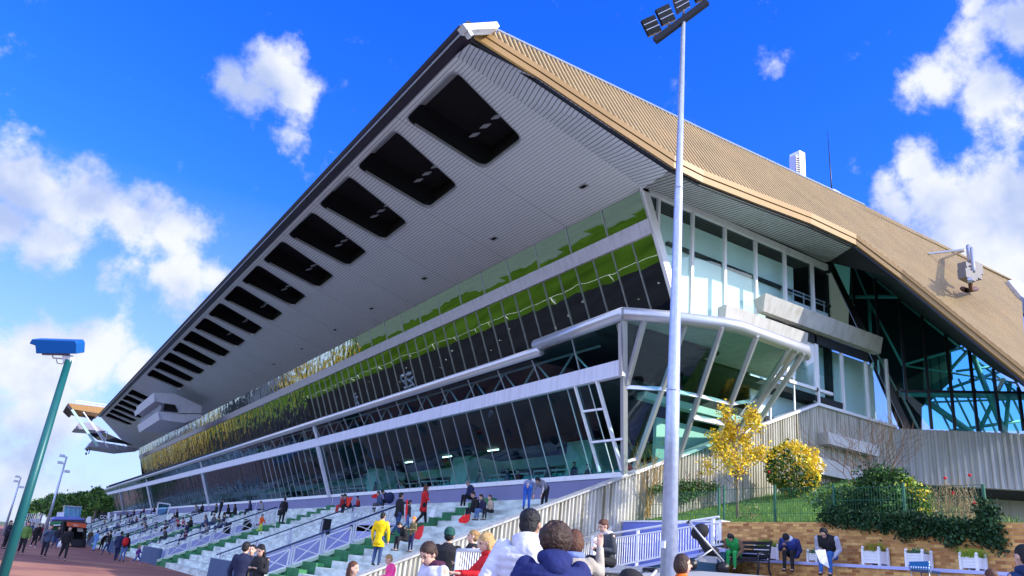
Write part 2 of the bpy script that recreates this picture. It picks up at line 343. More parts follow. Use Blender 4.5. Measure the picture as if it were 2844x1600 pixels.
# ------------------------------------------------------------------ ground (sheets each a few mm above the one below)
def sheet(name, x0, y0, x1, y1, z, m):
    b = MB(); b.poly([(x0, y0, z), (x1, y0, z), (x1, y1, z), (x0, y1, z)]); return tag(b.build(name, m), kind='structure')
sheet('ground', -1500, -1500, 1500, 1500, -.02, M['land'])
sheet('red_apron', -3.5, -30, 9.6, 330, 0, M['apron'])
sheet('race_track', -30, -200, -3.5, 600, -.004, M['track'])
sheet('infield_turf', -62, -200, -30, 600, .004, M['turf'])
sheet('inner_track', -80, -200, -62, 600, .008, M['track'])
sheet('infield_lawn', -190, -200, -80, 600, .012, M['turf'])
# the paved slope that climbs from the apron to the garden terrace (right of the camera)
b = MB(); b.poly([(3, -12, .004), (9, -12, .55), (17, -12, 2.3), (17, 23.9, 2.3), (9, 23.9, .55), (3, 23.9, .004)])
b = MB(); xs = [(2.2, .003), (9, .6), (13.5, 1.6), (17, 2.3), (19.55, 2.3)]
for (xa, za), (xb, zb) in zip(xs, xs[1:]): b.poly([(xa, -25, za), (xb, -25, zb), (xb, 23.9, zb), (xa, 23.9, za)])
tag(b.build('terrace_paving', M['pave']), kind='structure')
def gz(x):
    for (xa, za), (xb, zb) in zip(xs, xs[1:]):
        if xa <= x <= xb: return za+(zb-za)*(x-xa)/(xb-xa)
    return 0 if x < 2.2 else 2.3

# ------------------------------------------------------------------ the grandstand
M['darkmull'] = mat('grey_mullion', (.16, .17, .18), .5)
GS = thing('grandstand', 'huge grandstand with golden ribbed roof, slatted canopy and long leaning glass front', 'grandstand', (20, 24, 0))
def part(name, mb, m, parent=None, label=None):
    o = mb.build(name, m); p = parent or GS
    off = Vector((0, 0, 0)); q = p
    while q is not None: off += q.location; q = q.parent
    for v in o.data.vertices: v.co -= off
    o.parent = p
    if parent is None: pass
    # keep slat patterns tied to world metres
    if p is GS: 
        for v in o.data.vertices: v.co += off
        o.location = -off
    if label: o['label'] = label
    return o
YE = 24.0; YF = 158.0; YL = 200.0
# roof plane
dR = Vector((.08, .57, .818)).normalized(); tipG = Vector((9.75, 22, 20.5)); nG = Vector((1, 0, -.02)).cross(dR)
def G(x, y): return at_plane(x, y, tipG, nG)
low = [G(*q) for q in [(1322, 76), (1500, 190), (1700, 325), (1870, 437), (1950, 478), (2100, 538), (2250, 596), (2374, 655), (2500, 750), (2650, 872), (2850, 1034), (2990, 1150)]]
rgt = [G(*q) for q in [(2862, 1040), (2842, 930), (2836, 832), (2813, 779)]]
upp = [G(*q) for q in [(2400, 573), (2000, 388), (1700, 243), (1378, 88)]]
poly = low[:-1]+rgt[1:]+upp
# coordinates inside the plane
eU = Vector((1, 0, -.02)); eU = (eU-dR*eU.dot(dR)).normalized()
def uv(p): d = p-tipG; return d.dot(eU), d.dot(dR)
P2 = [uv(p) for p in poly]
nGn = nG.normalized();  nGn = nGn if nGn.y < 0 else -nGn
b = MB(); b.prism([p-nGn*.05 for p in poly], -nGn*.1)
part('roof_backing', b, M['golddark'])
b = MB(); u = min(a[0] for a in P2)+.1; umax = max(a[0] for a in P2); pitch = .245
while u < umax:
    for uu, w in ((u, .145),):
        xs_ = []
        cols = []
        for ue in (uu, uu+w):
            ys_ = []
            for i in range(len(P2)):
                (a0, c0), (a1, c1) = P2[i], P2[(i+1) % len(P2)]
                if (a0-ue)*(a1-ue) < 0: ys_.append(c0+(c1-c0)*(ue-a0)/(a1-a0))
            ys_.sort(); cols.append(ys_)
        if len(cols[0]) >= 2 and len(cols[1]) >= 2:
            q = [tipG+eU*uu+dR*cols[0][0], tipG+eU*(uu+w)+dR*cols[1][0], tipG+eU*(uu+w)+dR*cols[1][-1], tipG+eU*uu+dR*cols[0][-1]]
            t = nGn*.06; s1 = eU*.03
            b.add([q[0], q[1], q[2], q[3], q[0]+t+s1, q[1]+t-s1, q[2]+t-s1, q[3]+t+s1], [(4,5,6,7),(0,1,5,4),(1,2,6,5),(2,3,7,6),(3,0,4,7)])
    u += pitch
part('roof_cladding', b, M['gold'])
# pale capping along the upper roof edge
b = MB(); U = upp[::-1]
for p, q in zip(U, U[1:]): b.bar(p+nGn*.04+dR*.05, q+nGn*.04+dR*.05, .22, .12, nGn)
part('roof_capping', b, M['galv'])
# trim under the cladding (two boards with a groove)
b = MB(); T = low[:-1]
for (p, q) in zip(T, T[1:]):
    for (a, c, o) in ((0, .24, .10), (.26, .52, .06)):
        v = [p+nGn*o-Vector((0, 0, a)), q+nGn*o-Vector((0, 0, a)), q+nGn*o-Vector((0, 0, c)), p+nGn*o-Vector((0, 0, c))]
        b.prism(v, (0, .12, 0))
part('golden_trim', b, M['goldtrim'])
TB = [p-Vector((0, -.02, .5)) for p in T]
b = MB()
for p, q in zip(TB, TB[1:]): b.bar(p+Vector((0, .12, -.03)), q+Vector((0, .12, -.03)), .12, .1)
part('shadow_gap', b, M['blackm'])
# roof deck, closed towards the sky
A = Vector((10.36, 24, 20.75)); Bq = Vector((20.34, 24, 18.46))
b = MB(); b.add([(9.9, 22.3, 21.15), (12, 23.1, 21.9), (56, 25, 24.2), (56, YF, 24.2), (12, YF, 22.6), (9.9, YF, 21.15)], [(0, 1, 4, 5), (1, 2, 3, 4)])
part('roof_deck', b, M['alud'])
# front fascia and gutter
b = MB(); prof = [(10.36, 20.75), (9.98, 20.74), (9.80, 20.92), (9.72, 21.02), (9.95, 21.2), (10.5, 21.2)]
b.prism([(x, 22.6, z) for x, z in prof], (0, YF-22.6, 0)); part('front_fascia', b, M['fascia'])
b = MB(); b.bar((9.90, 22.5, 20.80), (9.90, YF, 20.80), .05, .05); part('gutter_lip', b, M['alud'])
# white end box at the canopy tip
b = MB(); c = [at_axis(*q, 1, 21.7) for q in [(1286, 66), (1380, 60), (1388, 73), (1381, 79), (1298, 82)]]
b.prism(c, (0, .45, 0)); part('gutter_end', b, M['white'])
b = MB(); c = [at_axis(*q, 1, 21.75) for q in [(1298, 82), (1306, 82), (1316, 96), (1309, 99)]]; b.prism(c, (0, .3, 0)); part('gutter_end', b, M['white'])
b = MB(); c = [at_axis(*q, 1, 22.1) for q in [(1325, 81), (1383, 79), (1379, 86), (1346, 90)]]; b.prism(c, (0, .3, 0)); part('gutter_support', b, M['goldtrim'])
# canopy soffit bays with rounded openings
def rounded(pts, r, n=5):
    out = []; m = len(pts)
    for i in range(m):
        p0, p1, p2 = Vector(pts[i-1]), Vector(pts[i]), Vector(pts[(i+1) % m])
        a = p1+(p0-p1).normalized()*r; c = p1+(p2-p1).normalized()*r
        for j in range(n+1):
            t = j/n; out.append(a*(1-t)**2+p1*2*t*(1-t)+c*t*t)
    return out
def SZ(x): return 20.75+(x-10.36)*(18.46-20.75)/(20.34-10.36)
sof = MB(); holes = []
nb = 23
for i in range(nb):
    y0 = 24+5.95*i; y1 = min(y0+5.95, YF)
    outer = [Vector((10.36, y0, SZ(10.36))), Vector((20.34, y0, SZ(20.34))), Vector((20.34, y1, SZ(20.34))), Vector((10.36, y1, SZ(10.36)))]
    skip = i in (14, 15)
    if not skip and y1-y0 > 5.9:
        h = rounded([(10.72, y0+.7, 0), (14.95, y0+1.9, 0), (15.0, y0+5.45, 0), (10.72, y0+5.5, 0)], .5)
        h = [Vector((p.x, p.y, SZ(p.x))) for p in h]; holes.append(h)
        tri = tessellate_polygon([outer, h]); allp = outer+h
        sof.add(allp, [tuple(t) for t in tri])
    else: sof.add(outer, [(0, 1, 2, 3)])
sof.add([(10.36, YF, SZ(10.36)), (20.34, 190, SZ(20.34)), (20.34, YF, SZ(20.34))], [(0, 2, 1)])
so_ = part('canopy_soffit', sof, M['soffit'])
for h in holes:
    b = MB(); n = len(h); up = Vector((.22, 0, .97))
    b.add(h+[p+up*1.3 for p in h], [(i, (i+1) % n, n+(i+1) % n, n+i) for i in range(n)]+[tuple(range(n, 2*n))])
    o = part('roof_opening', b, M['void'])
    cen = sum(h, Vector())/n; f = MB(); g = [cen+(p-cen)*1.03-Vector((0, 0, .03)) for p in h]; g2 = [p-Vector((0, 0, .03)) for p in h]
    f.add(g+g2+[p+Vector((0, 0, .12)) for p in h], [(i, (i+1) % n, n+(i+1) % n, n+i) for i in range(n)]+[(n+i, n+(i+1) % n, 2*n+(i+1) % n, 2*n+i) for i in range(n)])
    fo = f.build('opening_rim', M['alud']); fo.parent = o
    ld = MB()
    if cen.y < 75:
        for q in range(3):
            c = Vector((13.9, cen.y-1+q*1.0, SZ(13.9)+.55))
            ld = MB()
            for w in range(4): ld.bar(c+Vector((w*.09-.25, -.22, w*.05)), c+Vector((w*.09-.25, .22, w*.05)), .07, .03)
            lo = ld.build('louvre_light', M['alud']); lo.parent = o
# hem and under-roof slats
b = MB(); fold = [lerp(A, Bq, t) for t in (0, .28, .6, 1)]; tb = TB[:4]
tb = [Vector((10.05, 22.15, 20.05))]+TB[1:4]
for i in range(3): b.poly([fold[i], fold[i+1], tb[i+1], tb[i]])
part('soffit_hem', b, M['hem'])
b = MB(); K = Vector((33.2, 24.0, 18.75)); S0 = [Bq, lerp(Bq, K, .15), lerp(Bq, K, .42), lerp(Bq, K, .75), K]
for i in range(4): b.poly([S0[i], S0[i+1], TB[4+i] if i < 3 else TB[7], TB[3+i]])
part('side_soffit', b, M['slats'])
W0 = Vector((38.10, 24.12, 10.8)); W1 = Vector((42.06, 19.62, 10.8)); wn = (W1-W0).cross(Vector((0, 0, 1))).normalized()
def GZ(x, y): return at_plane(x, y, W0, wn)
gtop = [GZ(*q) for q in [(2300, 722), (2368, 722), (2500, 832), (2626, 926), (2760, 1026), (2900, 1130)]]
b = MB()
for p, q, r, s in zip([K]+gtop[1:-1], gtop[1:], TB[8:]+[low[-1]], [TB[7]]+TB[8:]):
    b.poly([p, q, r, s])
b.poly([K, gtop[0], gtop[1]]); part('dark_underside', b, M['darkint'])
# bands on the front
def runs(name, prof, m, y0=22.6, y1=YL):
    b = MB(); b.prism([(x, y0, z) for x, z in prof], (0, y1-y0, 0)); return part(name, b, m)
runs('lower_band', [(18.32, 9.15), (18.32, 9.78), (18.55, 9.78), (18.55, 9.15)], M['band'], 22.45)
runs('upper_band', [(21.0, 16.50), (20.72, 17.12), (21.0, 17.2), (21.3, 16.5)], M['band'], 24.05, 181)
runs('glass_sill', [(19.95, 5.66), (19.95, 5.86), (20.2, 5.86), (20.2, 5.66)], M['white'], 24.0)
runs('lilac_wall', [(20.0, 4.4), (20.0, 5.66), (20.3, 5.66), (20.3, 4.4)], M['lilac'], 24.2)
for y in (56.6, 77.4, 98, 119, 140):
    b = MB(); b.box((19.985, y, 4.9), (20.0, y+.05, 5.66)); part('wall_joint', b, M['white'])
# round rails
b = MB(); b.tube([(17.72, 27.6, 11.16), (17.72, 21.75, 11.3)], .26, 14); tub = [(17.72, 21.75, 11.3), (19.4, 20.63, 11.3), (21.0, 19.82, 11.3), (21.6, 19.62, 11.3), (25.5, 19.7, 11.3), (25.9, 20.0, 11.25)]
b.tube(tub, .26, 14); part('round_rail', b, M['alu'])
b = MB(); b.tube([(17.75, 27.3, 10.86), (17.8, 200, 10.3)], .22, 12); part('round_rail', b, M['alu'])
# window panes -----------------------------------------------------------------
def tubz(y): return 11.05 if y < 27.4 else 10.62-(y-27.3)*.0028
LV = dict(lower=lambda y: ((20.0, 5.86), (18.47, 9.15)), parapet=lambda y: ((18.42, 9.78), (17.9, tubz(y))), upper=lambda y: ((23.45, 11.35), (21.12, 16.5)), top=lambda y: ((20.82, 17.2), (20.34, 18.44)))
def pane(y0, y1, lv, gm, mm, thick, jit=.006):
    """one glass pane and its mullion, with its own slight tilt"""
    (xa, za), (xb, zb) = LV[lv](y0); (xc, zc), (xd, zd) = LV[lv](y1); j = [random.uniform(-jit, jit) for _ in range(4)]
    g = [Vector((xa+j[0], y0, za)), Vector((xc+j[1], y1, zc)), Vector((xd+j[2], y1, zd)), Vector((xb+j[3], y0, zb))]
    return g, (Vector((xa-.03, y0, za)), Vector((xb-.03, y0, zb)))
spans = {}
def bandpanes(lv, y0, y1, w, gm, count, thick):
    y = y0; far = MB(); i = 0
    while y < y1-.1:
        ye = min(y+w, y1); g, mu = pane(y, ye, lv, gm, None, thick)
        if i < count:
            b = MB(); b.poly(g); o = part('window', b, gm); bb = MB(); bb.bar(mu[0], mu[1], thick, .05, (1, 0, 0)); k_ = bb.build('mullion', M['alu']); k_.parent = o; 
        else:
            if i == count: jit_far = .03
            g = [q+Vector((random.uniform(-.02, .02), 0, 0)) for q in g]; far.cur = 0; far.poly(g); far.cur = 1; far.bar(mu[0], mu[1], thick*.45, .02, (1, 0, 0))
        y = ye; i += 1
    return far
farall = [bandpanes('lower', 24.6, YL, 1.45, G_LOW, 34, .011), bandpanes('upper', 24.1, 181, 1.45, G_UP, 34, .013),
          bandpanes('parapet', 22.3, YL, 2.9, G_LOW, 18, .02), bandpanes('top', 24.1, 181, 2.9, G_UP, 12, .02)]
allf = MB(); mi = {0: 0, 1: 2}
for k_, f in enumerate(farall):
    gi = 0 if k_ in (0, 2) else 1; bb = len(allf.v); allf.v += f.v
    for fc, m_, sm in zip(f.f, f.m, f.smooth): allf.f.append(tuple(bb+i for i in fc)); allf.m.append(gi if m_ == 0 else 2); allf.smooth.append(False)
fo = part('window', allf, [G_LOWF, G_UPF, M['darkmull']]); fo['kind'] = 'stuff'
# big white struts in front of the lower glass, and the ladder frame near the corner
for y in (57.2, 98, 140, 175, 197):
    b = MB(); b.bar((19.9, y, 5.7), (18.32, y, 9.2), .3, .2, (1, 0, 0)); part('facade_strut', b, M['band'])
    b = MB(); b.bar((18.3, y+.3, 9.7), (17.8, y+.3, 10.7), .22, .15, (1, 0, 0)); part('facade_strut', b, M['band'])
zz6 = lambda x, y: (1200+x/2.635, 800+y/2.635)
def onlow(x, y): return at_plane(x, y, (19.93, 0, 5.86), (3.29, 0, 1.53))
b = MB()
l1, l2 = (onlow(*zz6(1045, 715)), onlow(*zz6(1225, 1345))); r1, r2 = (onlow(*zz6(1205, 675)), onlow(*zz6(1390, 1335)))
b.bar(l1, l2, .09, .1, (1, 0, 0)); b.bar(r1, r2, .11, .12, (1, 0, 0))
for q in ((1100, 905, 1250, 885), (1165, 1130, 1395, 1105)): b.bar(onlow(*zz6(*q[:2])), onlow(*zz6(*q[2:])), .08, .08, (1, 0, 0))
part('door_frame', b, M['white'])
b = MB(); b.bar((20.0, 23.98, 5.8), (17.8, 21.8, 11.15), .2, .2, (1, 0, 0)); part('corner_post', b, M['alu'])
b = MB(); b.bar((18.3, 22.42, 9.1), (17.78, 22.0, 11.0), .12, .12); part('corner_post', b, M['alu'])
# trusses behind the parapet glass
b = MB(); y = 25.5; 
while y < 90:
    b.bar((19.4, y, 9.85), (19.2, y+1.3, 11.0), .07, .07); b.bar((19.4, y+2.9, 9.85), (19.2, y+1.35, 11.0), .07, .07); y += 2.9
b.bar((19.2, 25, 11.0), (19.2, 90, 11.0), .1, .1); part('lattice_truss', b, M['railgrey'])
# interiors
b = MB(); b.prism([(20.6, 24.3, 5.2), (21.4, 24.3, 5.2), (30, 24.3, 8.0), (30, 24.3, 5.0), (20.6, 24.3, 4.6)], (0, 174, 0)); part('seating_floor', b, M['tealdark'])
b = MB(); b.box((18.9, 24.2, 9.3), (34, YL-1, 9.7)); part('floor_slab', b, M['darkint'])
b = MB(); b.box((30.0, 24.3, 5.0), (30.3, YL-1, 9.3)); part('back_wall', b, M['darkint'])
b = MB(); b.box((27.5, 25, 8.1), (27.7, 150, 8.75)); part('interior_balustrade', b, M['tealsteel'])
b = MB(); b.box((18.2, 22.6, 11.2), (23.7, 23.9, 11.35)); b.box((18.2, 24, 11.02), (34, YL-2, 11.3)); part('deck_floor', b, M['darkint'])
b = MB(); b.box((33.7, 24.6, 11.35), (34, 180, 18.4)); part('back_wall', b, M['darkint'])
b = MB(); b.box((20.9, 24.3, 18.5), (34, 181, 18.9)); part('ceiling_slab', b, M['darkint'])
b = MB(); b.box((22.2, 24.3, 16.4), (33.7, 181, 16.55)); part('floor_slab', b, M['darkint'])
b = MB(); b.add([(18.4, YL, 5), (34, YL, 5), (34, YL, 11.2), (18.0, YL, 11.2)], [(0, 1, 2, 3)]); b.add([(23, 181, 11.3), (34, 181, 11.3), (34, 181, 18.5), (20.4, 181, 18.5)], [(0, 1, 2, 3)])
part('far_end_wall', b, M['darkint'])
for y in (32, 45, 60): b = MB(); b.box((24.5, y, 6.6), (27, y+2.2, 8.6)); part('interior_kiosk', b, M['tealsteel'])
for i in range(9):
    y = 30+i*5.2; b = MB(); b.bar((26.2, y, 6.9), (26.2, y+4.6, 7.0), .06); b.bar((26.2, y, 7.5), (26.2, y+4.6, 7.6), .08)
    for j in range(5): b.bar((26.2, y+j*1.15, 6.6), (26.2, y+j*1.15, 7.55), .05)
    part('interior_rail', b, M['railgrey'])
for y in (28.5, 39, 52): b = MB(); b.prism([(29.9, y, 8.0), (29.9, y+4, 8.0), (29.9, y+3.4, 9.2), (29.9, y+.5, 9.2)], (-.1, 0, 0)); part('interior_wall_panel', b, M['tealsteel'])
# fluorescent tubes under the lower ceiling (lit in the photograph)
tub_m = emis('tube_glow', (.85, 1, .95), 2.5)
for i in range(3):
    b = MB(); y = 44+i*6.5; x = 26; b.box((x, y, 9.16), (x+.1, y+1.3, 9.22)); part('fluorescent_tube', b, tub_m)
# ceiling spot lamps (lit, tiny)
spot = emis('spot_glow', (1, .95, .85), 6)
for i in range(16):
    b = MB(); y = 25.5+i*2.6; x = 24.2+(i % 3)*.9; b.box((x, y, 16.33), (x+.1, y+.1, 16.4)); part('ceiling_spot', b, spot)
# ------------------------------------------------------------------ corner bay
z7 = lambda x, y: (1700+x/2.898, 800+y/2.898)
ml = [((590, 290), (180, 1449)), ((885, 310), (530, 1380)), ((1165, 380), (800, 1340)), ((1430, 480), (1010, 1150)), ((1490, 500), (1060, 1110)), ((1545, 520), (1085, 1220))]
tops = [Vector((17.8, 21.8, 11.15))]; bots = [Vector((20.0, 23.98, 5.85))]
for t, bt in ml: 
    tp = at_axis(*z7(*t), 2, 11.15); bp_ = at_axis(*z7(*bt), 1, 24.0); tops.append(tp); bots.append(bp_)
for i in range(1, len(tops)):
    b = MB(); b.bar(tops[i], bots[i], .14 if i < 6 else .2, .18, (0, 1, 0)); part('bay_mullion', b, M['alu'])
    if i < 5:
        g = MB(); g.poly([bots[i-1]+Vector((0, .06, 0)), bots[i]+Vector((0, .06, 0)), tops[i]+Vector((0, .06, 0)), tops[i-1]+Vector((0, .06, 0))]); part('bay_window', g, G_BAY)
b = MB(); d0 = at_axis(*z7(260, 250), 2, 11.15); b.bar(d0, lerp(tops[0], bots[0], .42)+Vector((.1, -.05, 0)), .18, .18, (0, 1, 0)); part('bay_mullion', b, M['alu'])
fr = [.44, .44, .5, .55, .6]; mids = [lerp(tops[i], bots[i], fr[i]) for i in range(5)]
b = MB()
for p, q in zip(mids, mids[1:]): b.bar(p, q, .14, .14)
part('bay_transom', b, M['alu']); b = MB(); b.bar(lerp(tops[0], bots[0], .93), lerp(tops[1], bots[1], .93), .1, .12); part('bay_transom', b, M['alu']); b = MB(); b.bar(lerp(tops[2], bots[2], .66), lerp(tops[3], bots[3], .72), .22, .2); part('bay_transom', b, M['alu'])
b = MB(); rp = [(18.3, 22.3, 11.38), (17.8, 21.85, 11.38), (19.4, 20.75, 11.38), (21, 19.95, 11.38), (21.6, 19.75, 11.38), (25.6, 19.85, 11.38), (28.2, 23.95, 11.38), (18.3, 23.95, 11.38)]
b.prism(rp, (0, 0, .16)); part('bay_roof', b, M['conc'])
b = MB(); b.box((21, 24.1, 9.0), (28, 24.6, 9.3)); b.box((22.5, 25, 6.3), (29, 25.2, 8.6)); b.box((20.5, 24.3, 5.3), (31, 30, 5.6)); part('bay_interior', b, M['tealsteel'])
# ------------------------------------------------------------------ side wall glazing (plane y = 24)
def PY(x, y, d=0): return at_axis(x, y, 1, 24+d)
b = MB(); b.bar((22.75, 23.97, 12.9), (20.36, 23.97, 18.42), .34, .2, (0, 1, 0)); b.bar((20.2, 23.97, 18.42), (33.0, 23.97, 18.36), .2, .3); part('side_frame', b, M['white'])
b = MB(); b.bar((20.3, 24.05, 18.3), (22.9, 24.05, 12.4), .1, .16, (1, 0, 0)); part('corner_post', b, M['alu'])
mx_ = [21.25, 23.36, 25.47, 27.58, 29.70, 31.81, 33.3]
for i in range(6):
    xa, xb = (mx_[i], mx_[i+1]); zb_ = 11.5 if xb < 26 else 12.4
    b = MB()
    if i == 0: 
        b.add([(20.5, 24.02, 18.3), (21.25, 24.02, 18.3), (21.25, 24.02, 16.5)], [(0, 2, 1)]); part('side_window', b, G_SIDE); b = MB()
        b.add([(21.25, 24.02, 18.3), (23.36, 24.02, 18.3), (23.36, 24.02, 11.5), (21.25, 24.02, 16.5)], [(0, 3, 2, 1)])
    else: b.add([(xa, 24.02, 18.3), (xb, 24.02, 18.3), (xb, 24.02, zb_), (xa, 24.02, zb_)], [(0, 3, 2, 1)])
    o = part('side_window', b, G_SIDE)
for i, x in enumerate(mx_[:6]):
    zb_ = 16.6 if i == 0 else 11.5
    b = MB(); b.box((x-.07, 23.9, zb_), (x+.07, 24.06, 18.3)); part('side_mullion', b, M['white'])
b = MB(); b.box((23.36, 23.92, 13.05), (25.47, 24.05, 13.2)); b.box((24.05, 23.92, 11.5), (24.15, 24.05, 13.05)); b.box((22.5, 23.9, 11.5), (33, 24.05, 11.65)); part('side_transom', b, M['white'])
b = MB(); b.box((29.75, 24.15, 15.2), (33.2, 24.2, 15.9)); part('frosted_panel', b, M['white'])
b = MB()
for zz_ in (16.55, 16.35): b.bar((29.8, 24.3, zz_), (33.2, 24.3, zz_), .05, .05)
for x in (29.9, 30.7, 31.5, 32.4, 33.1): b.bar((x, 24.3, 15.3), (x, 24.3, 16.6), .05)
part('inner_railing', b, M['railgrey'])
b = MB(); b.prism([(23.5, 24.5, 12.0), (31, 24.5, 12.0), (31, 24.5, 17.9), (21.3, 24.5, 17.9)], (0, .1, 0)); part('added_pale_panel', b, mat('pale_green_fill', (.80, .88, .84), .6, 0, .03, .3))  # added pale panel, imitates bright sky reflected in the side windows
# concrete balconies
b = MB(); b.prism([(27.35, 23.2, 15.18), (27.35, 23.95, 15.0), (27.6, 23.95, 14.43), (27.6, 23.55, 14.43)], (9.0, 0, 0)); part('balcony', b, M['conc'])
b = MB(); b.prism([(25.0, 23.4, 14.05), (25.0, 23.95, 14.0), (25.0, 23.95, 13.2), (25.2, 23.7, 13.2)], (5.6, 0, 0)); part('balcony', b, M['conc'])
b = MB(); b.box((28.2, 23.9, 13.9), (36, 23.95, 14.4)); part('balcony_recess', b, M['darkint'])
b = MB(); b.prism([PY(*z7(1380, 345), .0), PY(*z7(1625, 400)), PY(*z7(1640, 920)), PY(*z7(1560, 590)), PY(*z7(1520, 540))], (0, .12, 0)); part('white_side_panel', b, M['white'])
z8 = lambda x, y: (2200+x/2.415, 700+y/2.415)
cols = [31.95, 33.9, 35.9, 37.7]
wl = [PY(*z7(1280, 945)), PY(*z7(1460, 700)), PY(*z7(1630, 590)), PY(*z7(1640, 915)), PY(*z7(1290, 1050))]
b = MB(); b.poly(wl); part('side_window', b, G_SIDE)
for xa, xb in zip(cols, cols[1:]):
    b = MB(); b.add([(xa, 24.03, 10.85), (xb, 24.03, 10.85), (xb, 24.03, 14.45), (xa, 24.03, 14.45)], [(0, 1, 2, 3)]); part('side_window', b, G_SIDE)
for x in cols: 
    b = MB(); b.box((x-.06, 23.92, 10.8), (x+.06, 24.06, 14.45)); part('side_mullion', b, M['white'])
b = MB(); b.bar(PY(*z7(1460, 700)), PY(*z7(1470, 985)), .07); b.bar(PY(*z7(1275, 940)), PY(*z7(1275, 1060)), .07); part('side_mullion', b, M['white'])
b = MB(); b.prism([(28.2, 24.9, 9.6), (37.9, 24.9, 10.9), (37.9, 24.9, 14.3), (28.2, 24.9, 14.3)], (0, .1, 0)); part('added_pale_panel', b, mat('pale_green_fill', (.80, .88, .84), .6, 0, .03, .3))  # added pale panel, brightens the lower windows and covers the sky behind
# ribbed concrete wall, stepping up with the stand
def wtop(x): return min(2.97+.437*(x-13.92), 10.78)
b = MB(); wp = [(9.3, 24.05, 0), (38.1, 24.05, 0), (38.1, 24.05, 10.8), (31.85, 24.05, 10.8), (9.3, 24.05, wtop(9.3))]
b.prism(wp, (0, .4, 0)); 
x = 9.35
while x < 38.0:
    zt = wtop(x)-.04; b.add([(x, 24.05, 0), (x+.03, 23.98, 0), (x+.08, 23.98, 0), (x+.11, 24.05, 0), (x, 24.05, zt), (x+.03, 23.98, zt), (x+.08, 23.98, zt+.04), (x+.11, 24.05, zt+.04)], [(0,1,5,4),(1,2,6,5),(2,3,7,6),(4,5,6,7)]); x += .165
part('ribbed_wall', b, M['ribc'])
b = MB(); b.bar((9.3, 24.2, wtop(9.3)+.03), (20.5, 24.2, wtop(20.5)+.03), .56, .06); part('wall_capping', b, M['ribd'])
b = MB(); b.bar((20.5, 24.2, wtop(20.5)+.04), (31.85, 24.2, 10.86), .62, .12); b.bar((31.85, 24.2, 10.86), (38.1, 24.2, 10.86), .62, .14); part('wall_coping', b, M['white'])
b = MB(); q0 = PY(*z8(170, 1215)); q1 = PY(*z8(470, 1320)); b.box((q0.x, 23.4, q0.z-.55), (q1.x+.4, 23.97, q0.z)); part('service_box', b, M['alud'])
# right hand concrete wall turning towards the camera, hanging over a dark passage
dW = (W1-W0).normalized(); Wend = W0+dW*16; b = MB(); zb_ = 8.0
b.prism([W0+Vector((0, 0, zb_-10.8)), Wend+Vector((0, 0, zb_-10.8)), Wend, W0], -wn*.5 if wn.y < 0 else wn*.5)
no = wn if wn.y < 0 else -wn; s_ = 0
while s_ < 15.8:
    p = W0+dW*s_; t1 = no*.08
    b.add([p+Vector((0,0,zb_-10.8)), p+t1+dW*.06+Vector((0,0,zb_-10.8)), p+t1+dW*.16+Vector((0,0,zb_-10.8)), p+dW*.22+Vector((0,0,zb_-10.8)), p, p+t1+dW*.06, p+t1+dW*.16, p+dW*.22], [(0,1,5,4),(1,2,6,5),(2,3,7,6),(4,5,6,7),(3,2,1,0)]); s_ += .31
part('ribbed_parapet', b, M['ribd'])
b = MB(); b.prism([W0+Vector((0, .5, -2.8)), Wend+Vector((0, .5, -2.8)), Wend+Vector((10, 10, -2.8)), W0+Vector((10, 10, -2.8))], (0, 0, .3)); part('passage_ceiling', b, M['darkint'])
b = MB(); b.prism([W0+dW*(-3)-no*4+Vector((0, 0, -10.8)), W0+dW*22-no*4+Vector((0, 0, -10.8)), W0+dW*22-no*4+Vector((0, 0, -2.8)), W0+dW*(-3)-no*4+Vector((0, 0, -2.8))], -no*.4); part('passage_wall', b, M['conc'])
# atrium glazing
b = MB(); b.bar(gtop[0]+no*.05, W0+dW*.7+Vector((0, 0, .05)), .3, .2, no); part('atrium_post', b, M['blackm'])
gx = [2365, 2430, 2496, 2560, 2626, 2692, 2758, 2828, 2900]
def topy(x):
    pts = [(2300, 722), (2368, 722), (2500, 832), (2626, 926), (2760, 1026), (2900, 1130)]
    for (a, c), (d, e) in zip(pts, pts[1:]):
        if a <= x <= d: return c+(e-c)*(x-a)/(d-a)
    return 1130
def leftx(y): return 2300+(y-722)*(2535-2300)/(1190-722)
vs = []
for x in gx:
    yt = topy(x); yb = 1196
    if x < 2535: yb = 722+(x-2300)*(1190-722)/235-4
    p = GZ(x, yt); q = GZ(x, min(yb, 1196)); q = Vector((p.x, p.y, max(q.z, 10.85))); vs.append((p, q))
    b = MB(); b.bar(p, q, .14, .16, no); part('atrium_mullion', b, M['blackm'])
for (p, q), (r, s) in zip(vs, vs[1:]):
    b = MB(); b.poly([q-no*.03, s-no*.03, r-no*.03, p-no*.03]); part('atrium_window', b, G_DARK)
b = MB(); b.poly([gtop[0], vs[0][1], vs[0][0]]); part('atrium_window', b, G_DARK)
b = MB(); b.bar(GZ(2500, 1086), GZ(2900, 1092), .12, .12, no); part('atrium_transom', b, M['blackm'])
